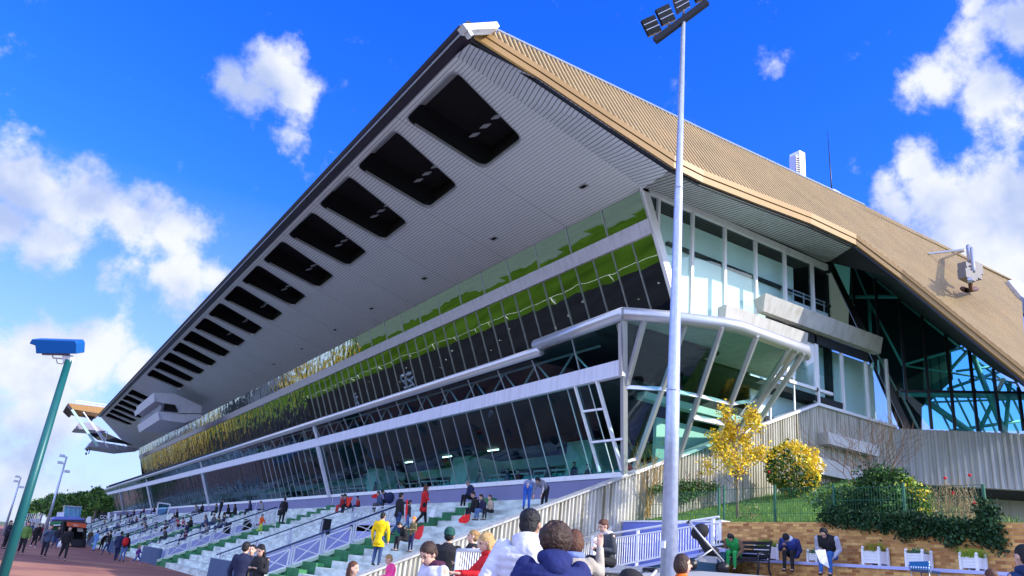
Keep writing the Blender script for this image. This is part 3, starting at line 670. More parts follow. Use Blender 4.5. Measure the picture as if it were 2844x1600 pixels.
# teal steel tubes inside the atrium
bk = -no*1.0
def GT(x, y, d=1.2): return at_plane(*z8(x, y), W0-no*d, wn)
pipes = [((355, 300), (720, 300), .28), ((235, 60), (700, 930), .17), ((720, 930), (850, 1195), .17), ((400, 60), (500, 300), .12), ((500, 300), (740, 760), .16), ((415, 60), (720, 320), .14), ((720, 320), (1150, 660), .16),
         ((1150, 660), (1530, 960), .15), ((740, 760), (1150, 640), .16), ((740, 760), (1510, 880), .14), ((720, 955), (1600, 970), .34), ((900, 1000), (1200, 1210), .42), ((1210, 690), (1420, 1210), .36), ((1420, 850), (1250, 1210), .26),
         ((1060, 790), (1180, 660), .22), ((1040, 920), (1400, 800), .2), ((1460, 880), (1430, 1210), .26), ((1100, 800), (1330, 770), .16), ((515, 300), (530, 640), .2), ((1060, 1200), (1555, 1130), .2)]
for k_, (p, q, w) in enumerate(pipes):
    b = MB(); d = 1.0+(k_ % 4)*.5; b.tube([GT(*p, d), GT(*q, d)], w*.42, 8); part('steel_tube', b, M['tealsteel'])
b = MB()
for x in range(980, 1640, 75): b.bar(GT(x-90, 850, 6), GT(x+90, 1215, 6), .1)
b.bar(GT(880, 1010, 6), GT(1700, 980, 6), .1); part('roof_glazing_bar', b, M['tealsteel'])
b = MB(); b.prism([GT(700, 330, 4), GT(1150, 640, 4), GT(1080, 660, 4), GT(1075, 860, 4), GT(1010, 920, 4), GT(900, 1020, 4), GT(740, 1100, 4), GT(760, 1200, 4), GT(870, 1210, 4), GT(865, 1040, 4)], no*-.3)
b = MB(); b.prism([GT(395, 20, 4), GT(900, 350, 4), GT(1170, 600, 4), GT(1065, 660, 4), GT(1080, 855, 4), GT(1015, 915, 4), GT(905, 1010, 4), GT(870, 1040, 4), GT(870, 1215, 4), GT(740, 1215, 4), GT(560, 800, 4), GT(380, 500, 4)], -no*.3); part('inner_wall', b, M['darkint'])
b = MB(); b.prism([GT(880, 700, 3.6), GT(1065, 660, 3.6), GT(1080, 855, 3.6), GT(1015, 915, 3.6), GT(900, 1030, 3.6), GT(875, 960, 3.6)], -no*.1); part('green_inner_panel', b, mat('green_panel', (.10, .17, .12), .6, extra=stripes(0, .3, .25, (.04, .07, .05))))
# blue end panel and cap at the extreme right
b = MB(); c = [at_plane(*q, tipG-nGn*.6, nG) for q in [(2834, 810), (2990, 900), (2990, 1150), (2850, 1050)]]; b.prism(c, -nGn*.4); part('blue_end_panel', b, mat('blue_panel', (.02, .10, .55), .5))
b = MB(); c = [at_plane(*q, tipG+nGn*.3, nG) for q in [(2800, 779), (2822, 775), (2990, 868), (2990, 930), (2836, 822)]]; b.prism(c, -nGn*.8); part('roof_end_cap', b, M['alud'])
# ------------------------------------------------------------------ hanging commentary booths under the canopy
zz = lambda x, y: (180+x/6.587, 1100+y/6.587)
def PB(x, y, yy=104): return at_axis(*zz(x, y), 1, yy)
BO = GS
def pr(name, pts, m, depth, yy=104):
    b = MB(); b.prism([PB(*p, yy) for p in pts], (0, depth, 0)); return part(name, b, m)
pr('booth', [(1625, -60), (1650, 90), (1820, 130), (2020, 160), (2090, 330), (2503, 330), (2503, 180), (2000, -50)], M['purple'], 15)
pr('booth', [(1700, 280), (1735, 430), (2190, 490), (2503, 385), (2503, 315), (2070, 315)], M['purple'], 15)
pr('booth_front', [(1618, 0), (1642, 95), (1652, 92), (1630, -4)], M['band'], 17, 103.6)
pr('booth_front', [(1692, 285), (1730, 435), (1740, 432), (1704, 282)], M['band'], 17, 103.6)
pr('booth_opening', [(1825, 135), (2020, 162), (2075, 300), (1800, 265)], M['void'], .2, 103.7)
for k_ in range(12): y = 104.4+k_*1.3; p = PB(1690, 270); b = MB(); b.bar((p.x+.25, y, p.z+.05), (p.x+.25, y, p.z+.75), .18, .3); part('booth_mullion', b, M['alud'])
# ------------------------------------------------------------------ far end gallery
def PE(x, y, yy=168): return at_axis(*zz(x, y), 1, yy)
def pe(name, pts, m, dpt=3, yy=168):
    b = MB(); b.prism([PE(*p, yy) for p in pts], (0, dpt, 0)); return part(name, b, m)
pe('gallery_roof', [(60, 130), (760, 215), (640, 320), (140, 240)], mat('orange_roof_panel', (.33, .18, .065), .6, extra=stripes(0, .55, .2, (.3, .14, .03))), 10)
pe('gallery_roof', [(25, 180), (60, 128), (160, 290), (130, 285)], M['fascia'], 10)
pe('gallery_floor', [(270, 480), (500, 490), (760, 640), (230, 600), (180, 590)], M['purple'], 8)
pe('gallery_floor', [(500, 815), (1390, 965), (980, 1005), (420, 920)], M['purple'], 8)
pe('gallery_backing', [(220, 310), (340, 300), (560, 370), (500, 460), (330, 340)], M['darkint'], .5, 174)
pe('gallery_backing', [(360, 620), (700, 650), (1250, 900), (760, 830), (600, 800)], M['darkint'], .5, 174)
for p, q, w in [((130, 250), (600, 920), 1.1), ((340, 290), (790, 940), .5), ((500, 480), (760, 830), .35), ((780, 650), (740, 830), .35), ((905, 870), (970, 965), .3), ((1070, 890), (1110, 960), .3)]:
    w *= .4; b = MB(); b.bar(PE(*p, 166), PE(*q, 166), w, w); part('gallery_post', b, M['tealsteel'] if w > .4 else M['railgrey'])
b = MB()
for p, q in [((215, 80), (760, 160)), ((215, 120), (740, 200)), ((215, 80), (215, 130))]: b.bar(PE(*p, 170), PE(*q, 170), .15)
part('gallery_railing', b, M['railgrey'])
pe('lamp_arm', [(455, 940), (470, 940), (445, 1060), (430, 1060)], M['blackm'], .3); pe('lamp_arm', [(390, 975), (430, 975), (425, 1010), (395, 1010)], M['blackm'], .4); pe('lamp_arm', [(375, 1035), (410, 1030), (405, 1075), (378, 1075)], M['blackm'], .4)
# little boxes in the soffit
for px_, py_ in [(1620, 515), (1371, 660), (1178, 771), (1031, 855), (930, 914), (838, 967), (760, 1010)]:
    p = at_plane(px_, py_, A, Vector((Bq-A)).cross(Vector((0, 1, 0)))); b = MB(); b.box((p.x-.12, p.y-.25, p.z-.06), (p.x+.16, p.y+.25, p.z+.1)); o = part('soffit_light', b, M['alud'])
    c = MB(); c.box((p.x-.08, p.y-.18, p.z-.075), (p.x+.1, p.y+.18, p.z-.062)); oo = c.build('lens', M['void']); oo.parent = o
# ------------------------------------------------------------------ stepped viewing terrace
ST = thing('stepped_terrace', 'long flight of pale concrete viewing steps with green aisles below the glass front', 'viewing steps', (9.2, 24, 0))
def stp(name, mb, m, parent=None, label=None):
    p = parent or ST; o = mb.build(name, m, p)
    if parent is None: o.location = -ST.location
    if label: o['label'] = label
    return o
def rows(mb, y0, y1, i0, i1):
    for i in range(i0, i1):
        x = X0S+.65*i; z = .299*(i+1); xe = x+.65 if i < 15 else 20.05
        mb.add([(x, y0, z-.299), (x, y1, z-.299), (x, y1, z), (x, y0, z), (xe, y0, z), (xe, y1, z)], [(0, 3, 2, 1), (3, 4, 5, 2)])
        mb.add([(x, y0, 0), (xe, y0, 0), (xe, y0, z), (x, y0, z)], [(0, 1, 2, 3)])
        mb.add([(x, y1, 0), (xe, y1, 0), (xe, y1, z), (x, y1, z)], [(3, 2, 1, 0)])
VP = 21.6; VL = 7.0; NV = 8
secs = [(24.4, 34.2)]+[(34.2+VL+VP*k_, 34.2+VP*(k_+1)) for k_ in range(NV)]
for y0, y1 in secs:
    b = MB(); rows(b, y0, y1, 0, 10); stp('step_flight', b, M['step'])
b = MB(); rows(b, 24.4, 205, 10, 16); stp('step_flight', b, M['step'])
def slope(x): return SLP*(x-X0S)
for k_ in range(NV):
    y = 34.0+VP*k_
    b = MB()
    for i in range(16):
        x = X0S+.65*i; z = .299*(i+1); w = 1.75 if i < 10 else .95
        b.box((x, y-1.8, z+.004), (x+.325, y-1.8+w, z+.15)); b.add([(x+.325, y-1.8, z+.004), (x+.65, y-1.8, z+.004), (x+.65, y-1.8+w, z+.004), (x+.325, y-1.8+w, z+.004)], [(0, 1, 2, 3)])
        b.add([(x-.003, y-1.8, z-.299), (x-.003, y-1.8+w, z-.299), (x-.003, y-1.8+w, z), (x-.003, y-1.8, z)], [(0, 3, 2, 1)])
    stp('painted_aisle', b, M['stepgreen'])
    b = MB(); b.prism([(9.0, y, 0), (15.9, y, 0), (15.9, y, slope(15.9)+.22), (9.0, y, slope(9.2)+.22)], (0, .3, 0)); stp('stringer_wall', b, M['stepgreen'])
    b = MB(); b.bar((9.0, y+.13, .28), (15.9, y+.13, slope(15.9)+.30), .42, .12, (0, 0, 1)); stp('stringer_coping', b, M['strgreen'])
    yv = y+VL+.2
    b = MB(); b.prism([(9.3, yv-.12, 0), (15.9, yv-.12, 0), (15.9, yv-.12, slope(15.9)+.3), (9.3, yv-.12, .3)], (0, .16, 0)); stp('exit_side_wall', b, M['lilacl'])
    b = MB(); b.box((15.7, y+.3, 0), (15.9, yv, 3.35)); stp('exit_end_wall', b, M['lilacl'])
    b = MB(); b.box((15.66, y+2.2, 0), (15.7, y+4.6, 2.2)); stp('exit_doorway', b, M['void'])
    b = MB(); b.box((9.0, y+.35, 0), (9.2, yv, 1.0)); stp('low_blue_wall', b, M['bluewall'])
# railings round each exit
def railing(k_, side):
    y = 34.15+VP*k_ if side == 0 else 34.1+VP*k_+VL
    names = ['nearest', 'second', 'third', 'fourth', 'fifth', 'sixth', 'seventh', 'eighth']
    t = thing('panel_railing' if side == 0 else 'cross_railing', ('white framed cross panel railing with navy handrail, %s one along the steps' if side == 0 else 'thin grey crossed railing on the far side of the %s stair exit') % names[k_], 'railing', (9.3, y, 0), 'railings of the stair exits')
    def add(n, mb, m, par=t):
        o = mb.build(n, m, par); 
        if par is t: o.location = -t.location
        return o
    n = 5 if side == 0 else 4; L_ = 6.4/n; base = .34 if side == 0 else .2; H = .95
    for i in range(n+1):
        x = 9.4+L_*i; z = slope(x)+base; b = MB(); b.box((x-.035, y-.03, z-.1), (x+.035, y+.03, z+H+.1)); add('post', b, M['railgrey'])
    for i in range(n):
        xa = 9.4+L_*i+.1; xb = xa+L_-.2; za = slope(xa)+base+.1; zb = slope(xb)+base+.1; w = .05 if side == 0 else .03; b = MB()
        c = [(xa, y, za), (xb, y, zb), (xb, y, zb+H-.25), (xa, y, za+H-.25)]
        for j in range(4): b.bar(c[j], c[(j+1) % 4], w, w, (0, 1, 0))
        b.bar(c[0], c[2], w*.7, w*.7, (0, 1, 0)); b.bar((c[1][0], y+.01, c[1][2]), (c[3][0], y+.01, c[3][2]), w*.7, w*.7, (0, 1, 0)); add('cross_panel', b, M['railgrey'] if side else M['white'])
    b = MB(); b.tube([(9.2, y-.08, base+H+.02), (15.8, y-.08, slope(15.8)+base+H+.1)], .04 if side == 0 else .03, 8); add('handrail', b, M['navyrail'])
    if side == 0:
        b = MB(); 
        for zc in (3.4, 4.2): b.bar((15.8, y, zc), (15.8, y+VL, zc), .04)
        for q in range(6):
            ya = y+VL*q/6; yb = y+VL*(q+1)/6; b.bar((15.8, ya, 3.3), (15.8, ya, 4.25), .05); b.bar((15.8, ya, 3.4), (15.8, yb, 4.2), .03); b.bar((15.81, yb, 3.4), (15.81, ya, 4.2), .03)
        add('end_rail', b, M['railgrey'])
for k_ in range(NV): railing(k_, 0)
for k_ in range(6): railing(k_, 1)
# ------------------------------------------------------------------ seats behind the lower glass
b = MB(); b.box((-.02, -.21, .38), (.38, .21, .43)); b.box((.34, -.21, .43), (.40, .21, .85)); b.box((.1, -.17, 0), (.16, .17, .4))
seat0 = b.build('stadium_seat', M['seat']); tag(seat0, 'teal plastic stand seat in the rows behind the lower glass', 'seat', 'teal seats behind the lower glass'); first = True
for r_ in range(4):
    for c_ in range(42):
        if c_ in (9, 10, 24, 25): continue
        x = 21.7+r_*.85; y = 25.2+c_*.56+(r_ % 2)*.1; z = 5.2+(x-21.4)*.3256+.04
        o = seat0 if first else seat0.copy()
        if not first: COL.objects.link(o)
        first = False; o.location = (x, y, z)
# ------------------------------------------------------------------ garden terrace
XB = 20.0
yb_end = at_axis(*z6(2120, 1130), 0, XB).y
b = MB(); b.box((XB, yb_end-.5, 2.2), (XB+.35, 19.0, 3.98)); 
bw = thing('brick_wall', 'tan brick retaining wall with a white ledge, below the ivy', 'wall', (XB, 12, 2.2))
def ap(t, n, mb, m, label=None):
    o = mb.build(n, m, t); o.location = -t.location
    if label: o['label'] = label
    return o
ap(bw, 'upper_brickwork', b, M['brick'])
b = MB(); b.box((19.5, yb_end-.5, 2.2), (XB-.003, 17.6, 2.76)); ap(bw, 'lower_brickwork', b, M['brick'])
b = MB(); b.box((19.45, yb_end-.5, 2.76), (XB-.003, 17.62, 2.84)); ap(bw, 'ledge', b, M['lilacl'])
t = thing('ramp_wall', 'violet blue rendered wall behind the white ramp railing', 'wall', (XB, 21, 2.3))
b = MB(); b.box((XB+.02, 19.0, 1.8), (XB+.3, 23.95, 3.97)); ap(t, 'wall_face', b, M['rampblue'])
b = MB(); b.box((XB-.03, 18.9, 1.8), (XB+.4, 19.06, 4.05)); b2 = MB(); b2.box((XB-.02, 19.06, 3.97), (XB+.32, 23.95, 4.03)); ap(t, 'edge_strip', b, M['white']); ap(t, 'coping', b2, M['white'])
# ramp with railing
XR = 17.9
e0 = at_axis(1767, 1571, 0, XR); e1 = at_axis(1985, 1527, 0, XR); sl_ = (e1.z-e0.z)/(e1.y-e0.y)
def rz(y): return e0.z+(y-e0.y)*sl_
yA, yB = 23.9, e1.y-.3
t = thing('access_ramp', 'sloping ramp with dark teal side wall beside the brick wall', 'ramp', (XR, 20, 2))
b = MB(); b.prism([(XR, yA, rz(yA)-.1), (XR, yB, rz(yB)-.1), (XR, yB, rz(yB)), (XR, yA, rz(yA))], (2.05, 0, 0)); ap(t, 'ramp_deck', b, M['lilacl'])
b = MB(); b.prism([(XR+.05, yA, 1), (XR+.05, yB, 1), (XR+.05, yB, rz(yB)-.1), (XR+.05, yA, rz(yA)-.1)], (.2, 0, 0)); ap(t, 'side_wall', b, M['teal'])
t = thing('ramp_railing', 'white railing with vertical bars along the violet blue ramp', 'railing', (XR, 20, 2.5))
b = MB(); r0 = at_axis(*z4(880, 1015), 0, XR); r1 = at_axis(*z5(400, 768), 0, XR); b.tube([r0, r1], .035, 8); ap(t, 'top_rail', b, M['white'])
b = MB(); b.tube([r0-Vector((0, 0, .17)), r1-Vector((0, 0, .17))], .028, 8); ap(t, 'middle_rail', b, M['white'])
b = MB(); y = yA
while y > yB: b.bar((XR, y, rz(y)+.12), (XR, y, r0.z+(r1.z-r0.z)*(y-r0.y)/(r1.y-r0.y)-.17), .022); y -= .115
ap(t, 'baluster_row', b, M['white'])
b = MB(); b.bar((XR, yA, rz(yA)+.12), (XR, yB, rz(yB)+.12), .05); ap(t, 'bottom_rail', b, M['white'])
for px_ in (1648, 1769, 1980):
    p = at_axis(px_, 1540, 0, XR); b = MB(); b.bar((XR, p.y, rz(p.y)-.1), (XR, p.y, r0.z+(r1.z-r0.z)*(p.y-r0.y)/(r1.y-r0.y)), .08 if px_ != 1648 else .15); ap(t, 'post', b, M['white'])
# dark door in the ribbed wall
t = thing('service_door', 'dark recessed door with sloped concrete hood in the ribbed wall', 'door', (18, 23.9, 2))
p0 = at_axis(*z4(1055, 990), 1, 23.9); p1 = at_axis(*z4(1190, 1310), 1, 23.9); b = MB(); b.box((p0.x, 23.88, 1.2), (p1.x, 23.96, p0.z)); ap(t, 'door_leaf', b, M['darkint'])
b = MB(); b.prism([at_axis(*z4(*q), 1, 23.6) for q in [(920, 1040), (1260, 870), (1275, 885), (1200, 960), (940, 1060)]], (0, .35, 0)); ap(t, 'hood', b, M['conc'])
# garden ground
def gzg(x, y): return 3.93+.27*max(0, x-20.3)*min(1, max(.35, (y-8)/14))
b = MB(); nx, ny = 22, 22; gx0, gx1, gy0, gy1 = 20.3, 37.9, 8.0, 23.97; vs = []
for i in range(nx+1):
    for j in range(ny+1):
        x = gx0+(gx1-gx0)*i/nx; y = gy0+(gy1-gy0)*j/ny; vs.append((x, y, gzg(x, y)+random.uniform(-.03, .03)))
b.add(vs, [(i*(ny+1)+j, (i+1)*(ny+1)+j, (i+1)*(ny+1)+j+1, i*(ny+1)+j+1) for i in range(nx) for j in range(ny) if vs[i*(ny+1)+j][1] > (.62*vs[i*(ny+1)+j][0] if vs[i*(ny+1)+j][0] > 22.5 else 11)], True); tag(b.build('garden_ground', M['grass']), kind='structure')
def on_garden(px, py):
    r = ray(px, py)
    for i in range(200, 4000):
        p = C0+r*(i*.01/r.length)
        if p.x > 20.2 and p.z < gzg(p.x, p.y): return p
    return at_axis(px, py, 0, 20.5)
b = MB()
for i in range(9000):
    x = random.uniform(20.35, 31); y = random.uniform(11, 23.9); z = gzg(x, y); a = random.random()*6.28; w = .012; h = random.uniform(.06, .2); q = Vector((math.cos(a)*w, math.sin(a)*w, 0)); c = Vector((x, y, z-.02)); b.cur = random.randint(0, 2)
    b.add([c-q, c+q, c+Vector((random.uniform(-.05, .05), random.uniform(-.05, .05), h))], [(0, 1, 2)])
tag(b.build('lawn_grass', [M['l_grn'], M['l_lime'], M['grass']]), 'short lawn grass on the bank behind the green fence', 'grass', kind='stuff')
# foliage helpers ------------------------------------------------------------
def crown(mb, blobs, n, sz, mats, hollow=.55):
    """blobs: (centre, (rx,ry,rz)); leaves thickest near the outside, in clumps"""
    tot = sum(r[0]*r[1]*r[2] for c, r in blobs)
    for c, r in blobs:
        k2 = max(1, int(n*r[0]*r[1]*r[2]/tot/14))
        for _ in range(k2):
            d = Vector((random.gauss(0, 1), random.gauss(0, 1), random.gauss(0, 1))).normalized(); q = random.uniform(hollow, 1.03)
            cc_ = Vector(c)+Vector((d.x*r[0]*q, d.y*r[1]*q, d.z*r[2]*q)); mi_ = random.choices(range(len(mats)), weights=mats)[0]; cs = min(r)*.16+sz*.8
            for _ in range(14):
                mb.leaf(cc_+Vector((random.gauss(0, cs), random.gauss(0, cs), random.gauss(0, cs*.8))), sz, mi_ if random.random() < .75 else random.randrange(len(mats)))
def branch(mb, p, d, ln, r, depth, tips, spread=.6, grav=.12):
    p = Vector(p); d = Vector(d).normalized(); pts = [p]; rr = [r]
    for i in range(3):
        d = (d+Vector((random.uniform(-.18, .18), random.uniform(-.18, .18), random.uniform(-.08, .18)))).normalized(); pts.append(pts[-1]+d*ln/3); rr.append(r*(1-.17*(i+1)))
    mb.tube(pts, rr, 5 if r > .01 else 3, False)
    if depth == 0: tips.append(pts[-1]); tips.append(pts[2]); return
    for i in range(random.choice((2, 3))):
        o = Vector((random.gauss(0, 1), random.gauss(0, 1), random.gauss(0, .6)+grav)).normalized(); branch(mb, pts[-1 if i < 2 else 2], (d+o*spread), ln*random.uniform(.62, .85), r*.6, depth-1, tips, spread, grav)
def tree(name, label, cat, loc, crown_args, trunk_h, trunk_r, lmats, group=None, bark='bark', trunkpts=None):
    t = thing(name, label, cat, loc, group); b = MB(); b.tube(trunkpts or [(0, 0, -.2), (.02, 0, trunk_h*.5), (-.02, .03, trunk_h)], [trunk_r, trunk_r*.8, trunk_r*.45], 7); b.build('trunk', M[bark], t)
    c = MB(); crown(c, *crown_args); c.build('crown', [M[m] for m in lmats], t); return t
# yellow tree
p = on_garden(2048, 1440)
t = thing('yellow_tree', 'slender young tree with sparse bright yellow autumn leaves behind the fence', 'tree', p)
random.seed(11); b = MB(); b.tube([(0, 0, -.3), (.0, 0, .9), (.02, .0, 1.5), (.0, .02, 2.4), (.02, .0, 3.3)], [.055, .05, .042, .03, .015], 7)
tips = []
for hh, n in ((1.0, 3), (1.35, 4), (1.8, 4), (2.3, 4), (2.8, 3), (3.3, 2)):
    for i in range(n):
        a = random.random()*6.28; branch(b, (0, 0, hh), (math.cos(a)*.8, math.sin(a)*.8, .75), .95-.14*hh, .022, 1, tips, .5)
b.build('trunk', M['bark'], t)
c = MB()
for q in tips:
    for _ in range(42): c.leaf(q+Vector((random.gauss(0, .14), random.gauss(0, .14), random.gauss(-.02, .15))), .085, random.choices((0, 1, 2, 3), (7, 4, 1.3, .3))[0])
c.build('crown', [M['l_yel'], M['l_gold2'], M['l_lime'], M['l_autumn']], t)
# round golden bush
p = on_garden(2205, 1380); t = thing('round_bush', 'round clipped bush, golden on its sunny side, dark green on the other', 'bush', p)
Dp = (p-C0).dot(fw); rad = 76*Dp/FPX; b = MB()
for i in range(5): b.tube([(random.uniform(-.1, .1), random.uniform(-.1, .1), -.2), (random.uniform(-.4, .4), random.uniform(-.4, .4), rad)], .04, 5)
b.build('trunk', M['bark'], t); c = MB(); cz = rad*.98
for i in range(5200):
    d = Vector((random.gauss(0, 1), random.gauss(0, 1), random.gauss(0, 1))).normalized(); q = rad*(random.uniform(.84, 1.0)+.10*math.sin(d.x*5+d.z*4)*math.cos(d.y*5+1)+.05*math.sin(d.z*11+d.y*9))*(1.08 if d.z > .6 else 1)*random.choice((1, 1, 1, 1.06)); 
    s = d.dot(Vector((.62, -.25, .6)))+.3*math.sin(d.x*9+d.z*7)*math.sin(d.y*8+d.z*6)+random.gauss(0, .12); c.leaf((d.x*q, d.y*q, cz+d.z*q*.93), .10, (0 if random.random() < .85 else 1) if s > .05 else (2 if random.random() < .6 else (3 if random.random() < .7 else 1)))
c.build('crown', [M['l_yelb'], M['l_yel'], M['l_grn'], M['l_dkgrn']], t)
b = MB(); q_ = on_garden(2205, 1380); b.ball(at_depth(*z5(975, 252), Dp-rad*1.0), .045, 8, 6); tag(b.build('red_rose', M['l_red']), 'single red rose bloom against the round bush', 'flower')
# hedge on the ribbed wall
def leafpatch(name, pts, plane_ax, val, n, sz, mats, wts, label, cat, dep=.25, bare=None):
    """leaves spread over a picture polygon put on the real plane axis = val"""
    P = [at_axis(*q, plane_ax, val) for q in pts]; o = [(v[1-plane_ax], v[2]) for v in P]; x0 = min(a for a, _ in o); x1 = max(a for a, _ in o); y0 = min(c for _, c in o); y1 = max(c for _, c in o); c = MB(); k3 = 0
    while k3 < n:
        a, z = random.uniform(x0, x1), random.uniform(y0, y1); ins = False; j = len(o)-1
        for i in range(len(o)):
            if (o[i][1] > z) != (o[j][1] > z) and a < (o[j][0]-o[i][0])*(z-o[i][1])/(o[j][1]-o[i][1])+o[i][0]: ins = not ins
            j = i
        if ins:
            mi_ = random.choices(range(len(mats)), wts)[0]; base = random.uniform(-dep, dep)
            for _ in range(6):
                v = [0, 0, z+random.gauss(0, sz)]; v[plane_ax] = val+base+random.gauss(0, sz*.5); v[1-plane_ax] = a+random.gauss(0, sz); c.leaf(v, sz, mi_)
            k3 += 6
    return c, mats
Z4 = lambda l: [z4(*q) for q in l]; Z5 = lambda l: [z5(*q) for q in l]; Z6 = lambda l: [z6(*q) for q in l]
c, mt = leafpatch('x', [z4(1680, 430)]+[z4(1800, 390)]+Z5([(0, 370), (150, 350), (290, 370), (420, 420), (380, 450), (280, 500), (150, 520), (100, 560), (0, 600)])+Z4([(1990, 560), (1900, 470), (1700, 500)]), 1, 23.6, 2600, .07, ['l_grn', 'l_dkgrn', 'l_ivyl'], (2, 4, 2), '', '', .2)
t = thing('climbing_hedge', 'leafy climber hanging on the ribbed concrete wall beside the tall lamp pole', 'climbing plant', at_axis(*z5(100, 700), 1, 23.6))
o = c.build('foliage', [M[m] for m in mt], t); o.location = -t.location
random.seed(5); b = MB(); tips = []
for i in range(12): q = at_axis(*z5(random.uniform(-20, 330), 730), 1, 23.7); b.tube([q, q+Vector((random.uniform(-.2, .2), -.05, .9)), q+Vector((random.uniform(-.3, .3), -.05, 1.7))], .014, 4)
o = b.build('stems', M['twig'], t); o.location = -t.location
t = thing('bare_climber', 'bare brown stems climbing the ribbed wall left of the lamp pole', 'climbing plant', at_axis(*z4(1640, 770), 1, 23.7)); b = MB(); tips = []
for i in range(13):
    q = at_axis(*z4(1640+random.uniform(-45, 45), 775), 1, 23.75)-t.location; branch(b, q, (random.uniform(-.4, .4), -.02, 1), random.uniform(.9, 1.5), .018, 2, tips, .35, .5)
b.build('stems', mat('ochre_stem', (.34, .22, .07), .9), t); c = MB()
for q in tips:
    if random.random() < .35: c.leaf(q, .07, random.randint(0, 1))
c.build('foliage', [M['l_grn'], M['l_gold2']], t)
# ivy over the brick wall
random.seed(8)
c, mt = leafpatch('x', Z6([(-60, 760), (150, 660), (250, 740), (560, 700), (640, 760), (1060, 720), (1300, 780), (1780, 810), (1800, 590), (1870, 560), (1990, 660), (2060, 900), (2110, 1060), (2090, 1130), (2010, 1165), (1900, 1100), (1600, 1000), (1560, 1110), (1440, 1110), (1400, 1000), (1170, 960), (1160, 1005), (1060, 960), (1000, 1060), (890, 960), (870, 910), (640, 920), (480, 900), (250, 870), (150, 840), (0, 830)]), 0, 19.92, 8200, .075, ['l_ivy', 'l_dkgrn', 'l_ivyl'], (5, 3, 1.2), '', '', .12)
tag(c.build('ivy', [M[m] for m in mt]), 'dark ivy spilling over the top of the brick wall', 'ivy', kind='stuff')
def shrub(name, label, pts, val, n, sz, mats, wts, cat='shrub', dep=.5, stems=0, stemm='twig', base=None):
    c, mt = leafpatch('x', pts, 0, val, n, sz, mats, wts, '', '', dep); bs = base or at_axis(*pts[0], 0, val); t = thing(name, label, cat, (val, sum(at_axis(*q, 0, val).y for q in pts)/len(pts), 3.9))
    o = c.build('foliage', [M[m] for m in mt], t); o.location = -t.location; return t
shrub('dark_shrub', 'tall dense dark green shrub tangled with bare twigs behind the fence', Z6([(330, 700), (300, 520), (420, 420), (520, 380), (500, 280), (640, 230), (870, 240), (800, 340), (900, 460), (1000, 560), (1060, 720), (900, 800), (560, 780)]), 20.9, 5200, .085, ['l_dkgrn', 'l_grn', 'l_ivy'], (4, 3, 2), dep=.6)
shrub('variegated_shrub', 'yellow edged shrub right of the dark shrub', Z6([(1000, 720), (860, 460), (850, 330), (980, 330), (1090, 390), (1190, 470), (1250, 600), (1300, 740)]), 21.6, 2300, .08, ['l_yelb', 'l_lime', 'l_grn'], (2, 3, 3), dep=.4)
shrub('low_green_shrub', 'low mid green shrub between the round bush and the dark shrub', Z6([(-120, 560), (-60, 520), (20, 500), (150, 440), (300, 420), (380, 520), (330, 740), (100, 700), (-60, 640)]), 21.3, 2200, .07, ['l_grn', 'l_grey', 'l_lime'], (4, 1.5, 1.5), dep=.5)
shrub('fence_weeds', 'thin straggly green weeds growing through the fence below the yellow tree', Z5([(640, 790), (680, 600), (800, 580), (860, 700), (900, 800)]), 20.6, 260, .05, ['l_grn', 'l_straw'], (2, 1), dep=.3)
# bare branching shrub
random.seed(21)
for nm, px_, py_, hgt, lb in (('bare_shrub', 480, 480, 1.9, 'leafless shrub with a wide fan of fine dark twigs against the ribbed wall'), ('bare_shrub', 640, 420, 1.8, 'leafless taller shrub rising above the dark green shrub')):
    q = at_axis(*z6(px_, py_), 0, 21.2); t = thing(nm, lb, 'shrub', q, 'leafless shrubs behind the fence'); b = MB(); tips = []
    for i in range(7): a = random.random()*6.28; branch(b, (0, 0, -.3), (math.cos(a)*.75, math.sin(a)*.75, 1), hgt*.55, .022, 3, tips, .6, .1)
    b.build('branches', M['twig'], t)
# rose canes
t = thing('rose_bush', 'dry straw coloured rose canes with red blooms right of the variegated shrub', 'rose bush', at_axis(*z6(1500, 800), 0, 20.8)); b = MB(); random.seed(3)
for i in range(80):
    q = at_axis(*z6(random.uniform(1290, 1780), 800), 0, 20.8+random.uniform(-.3, .5)); h = random.uniform(.5, 1.1); b.tube([q, q+Vector((random.uniform(-.15, .15), random.uniform(-.15, .15), h*.5)), q+Vector((random.uniform(-.3, .3), random.uniform(-.3, .3), h))], [.009, .007, .004], 3, False)
q = at_axis(*z6(1465, 800), 0, 20.7); b.tube([q, at_axis(*z6(1410, 340), 0, 20.7)], .008, 4); b.tube([at_axis(*z6(1600, 600), 0, 20.7), at_axis(*z6(1690, 300), 0, 20.7)], .007, 4)
o = b.build('canes', M['l_straw'], t); o.location = -t.location
for q in ((1410, 322), (1692, 288), (1502, 495), (1745, 607)): b = MB(); b.ball(at_axis(*z6(*q), 0, 20.7), (.045, .045, .04), 8, 6); o = b.build('rose_bloom', M['l_red'], t); o.location = -t.location
c = MB()
for i in range(120): c.leaf(at_axis(*z6(random.uniform(1290, 1790), random.uniform(400, 780)), 0, 20.8+random.uniform(-.2, .4)), .05, random.randint(0, 1))
o = c.build('foliage', [M['l_straw'], M['l_autumn']], t); o.location = -t.location
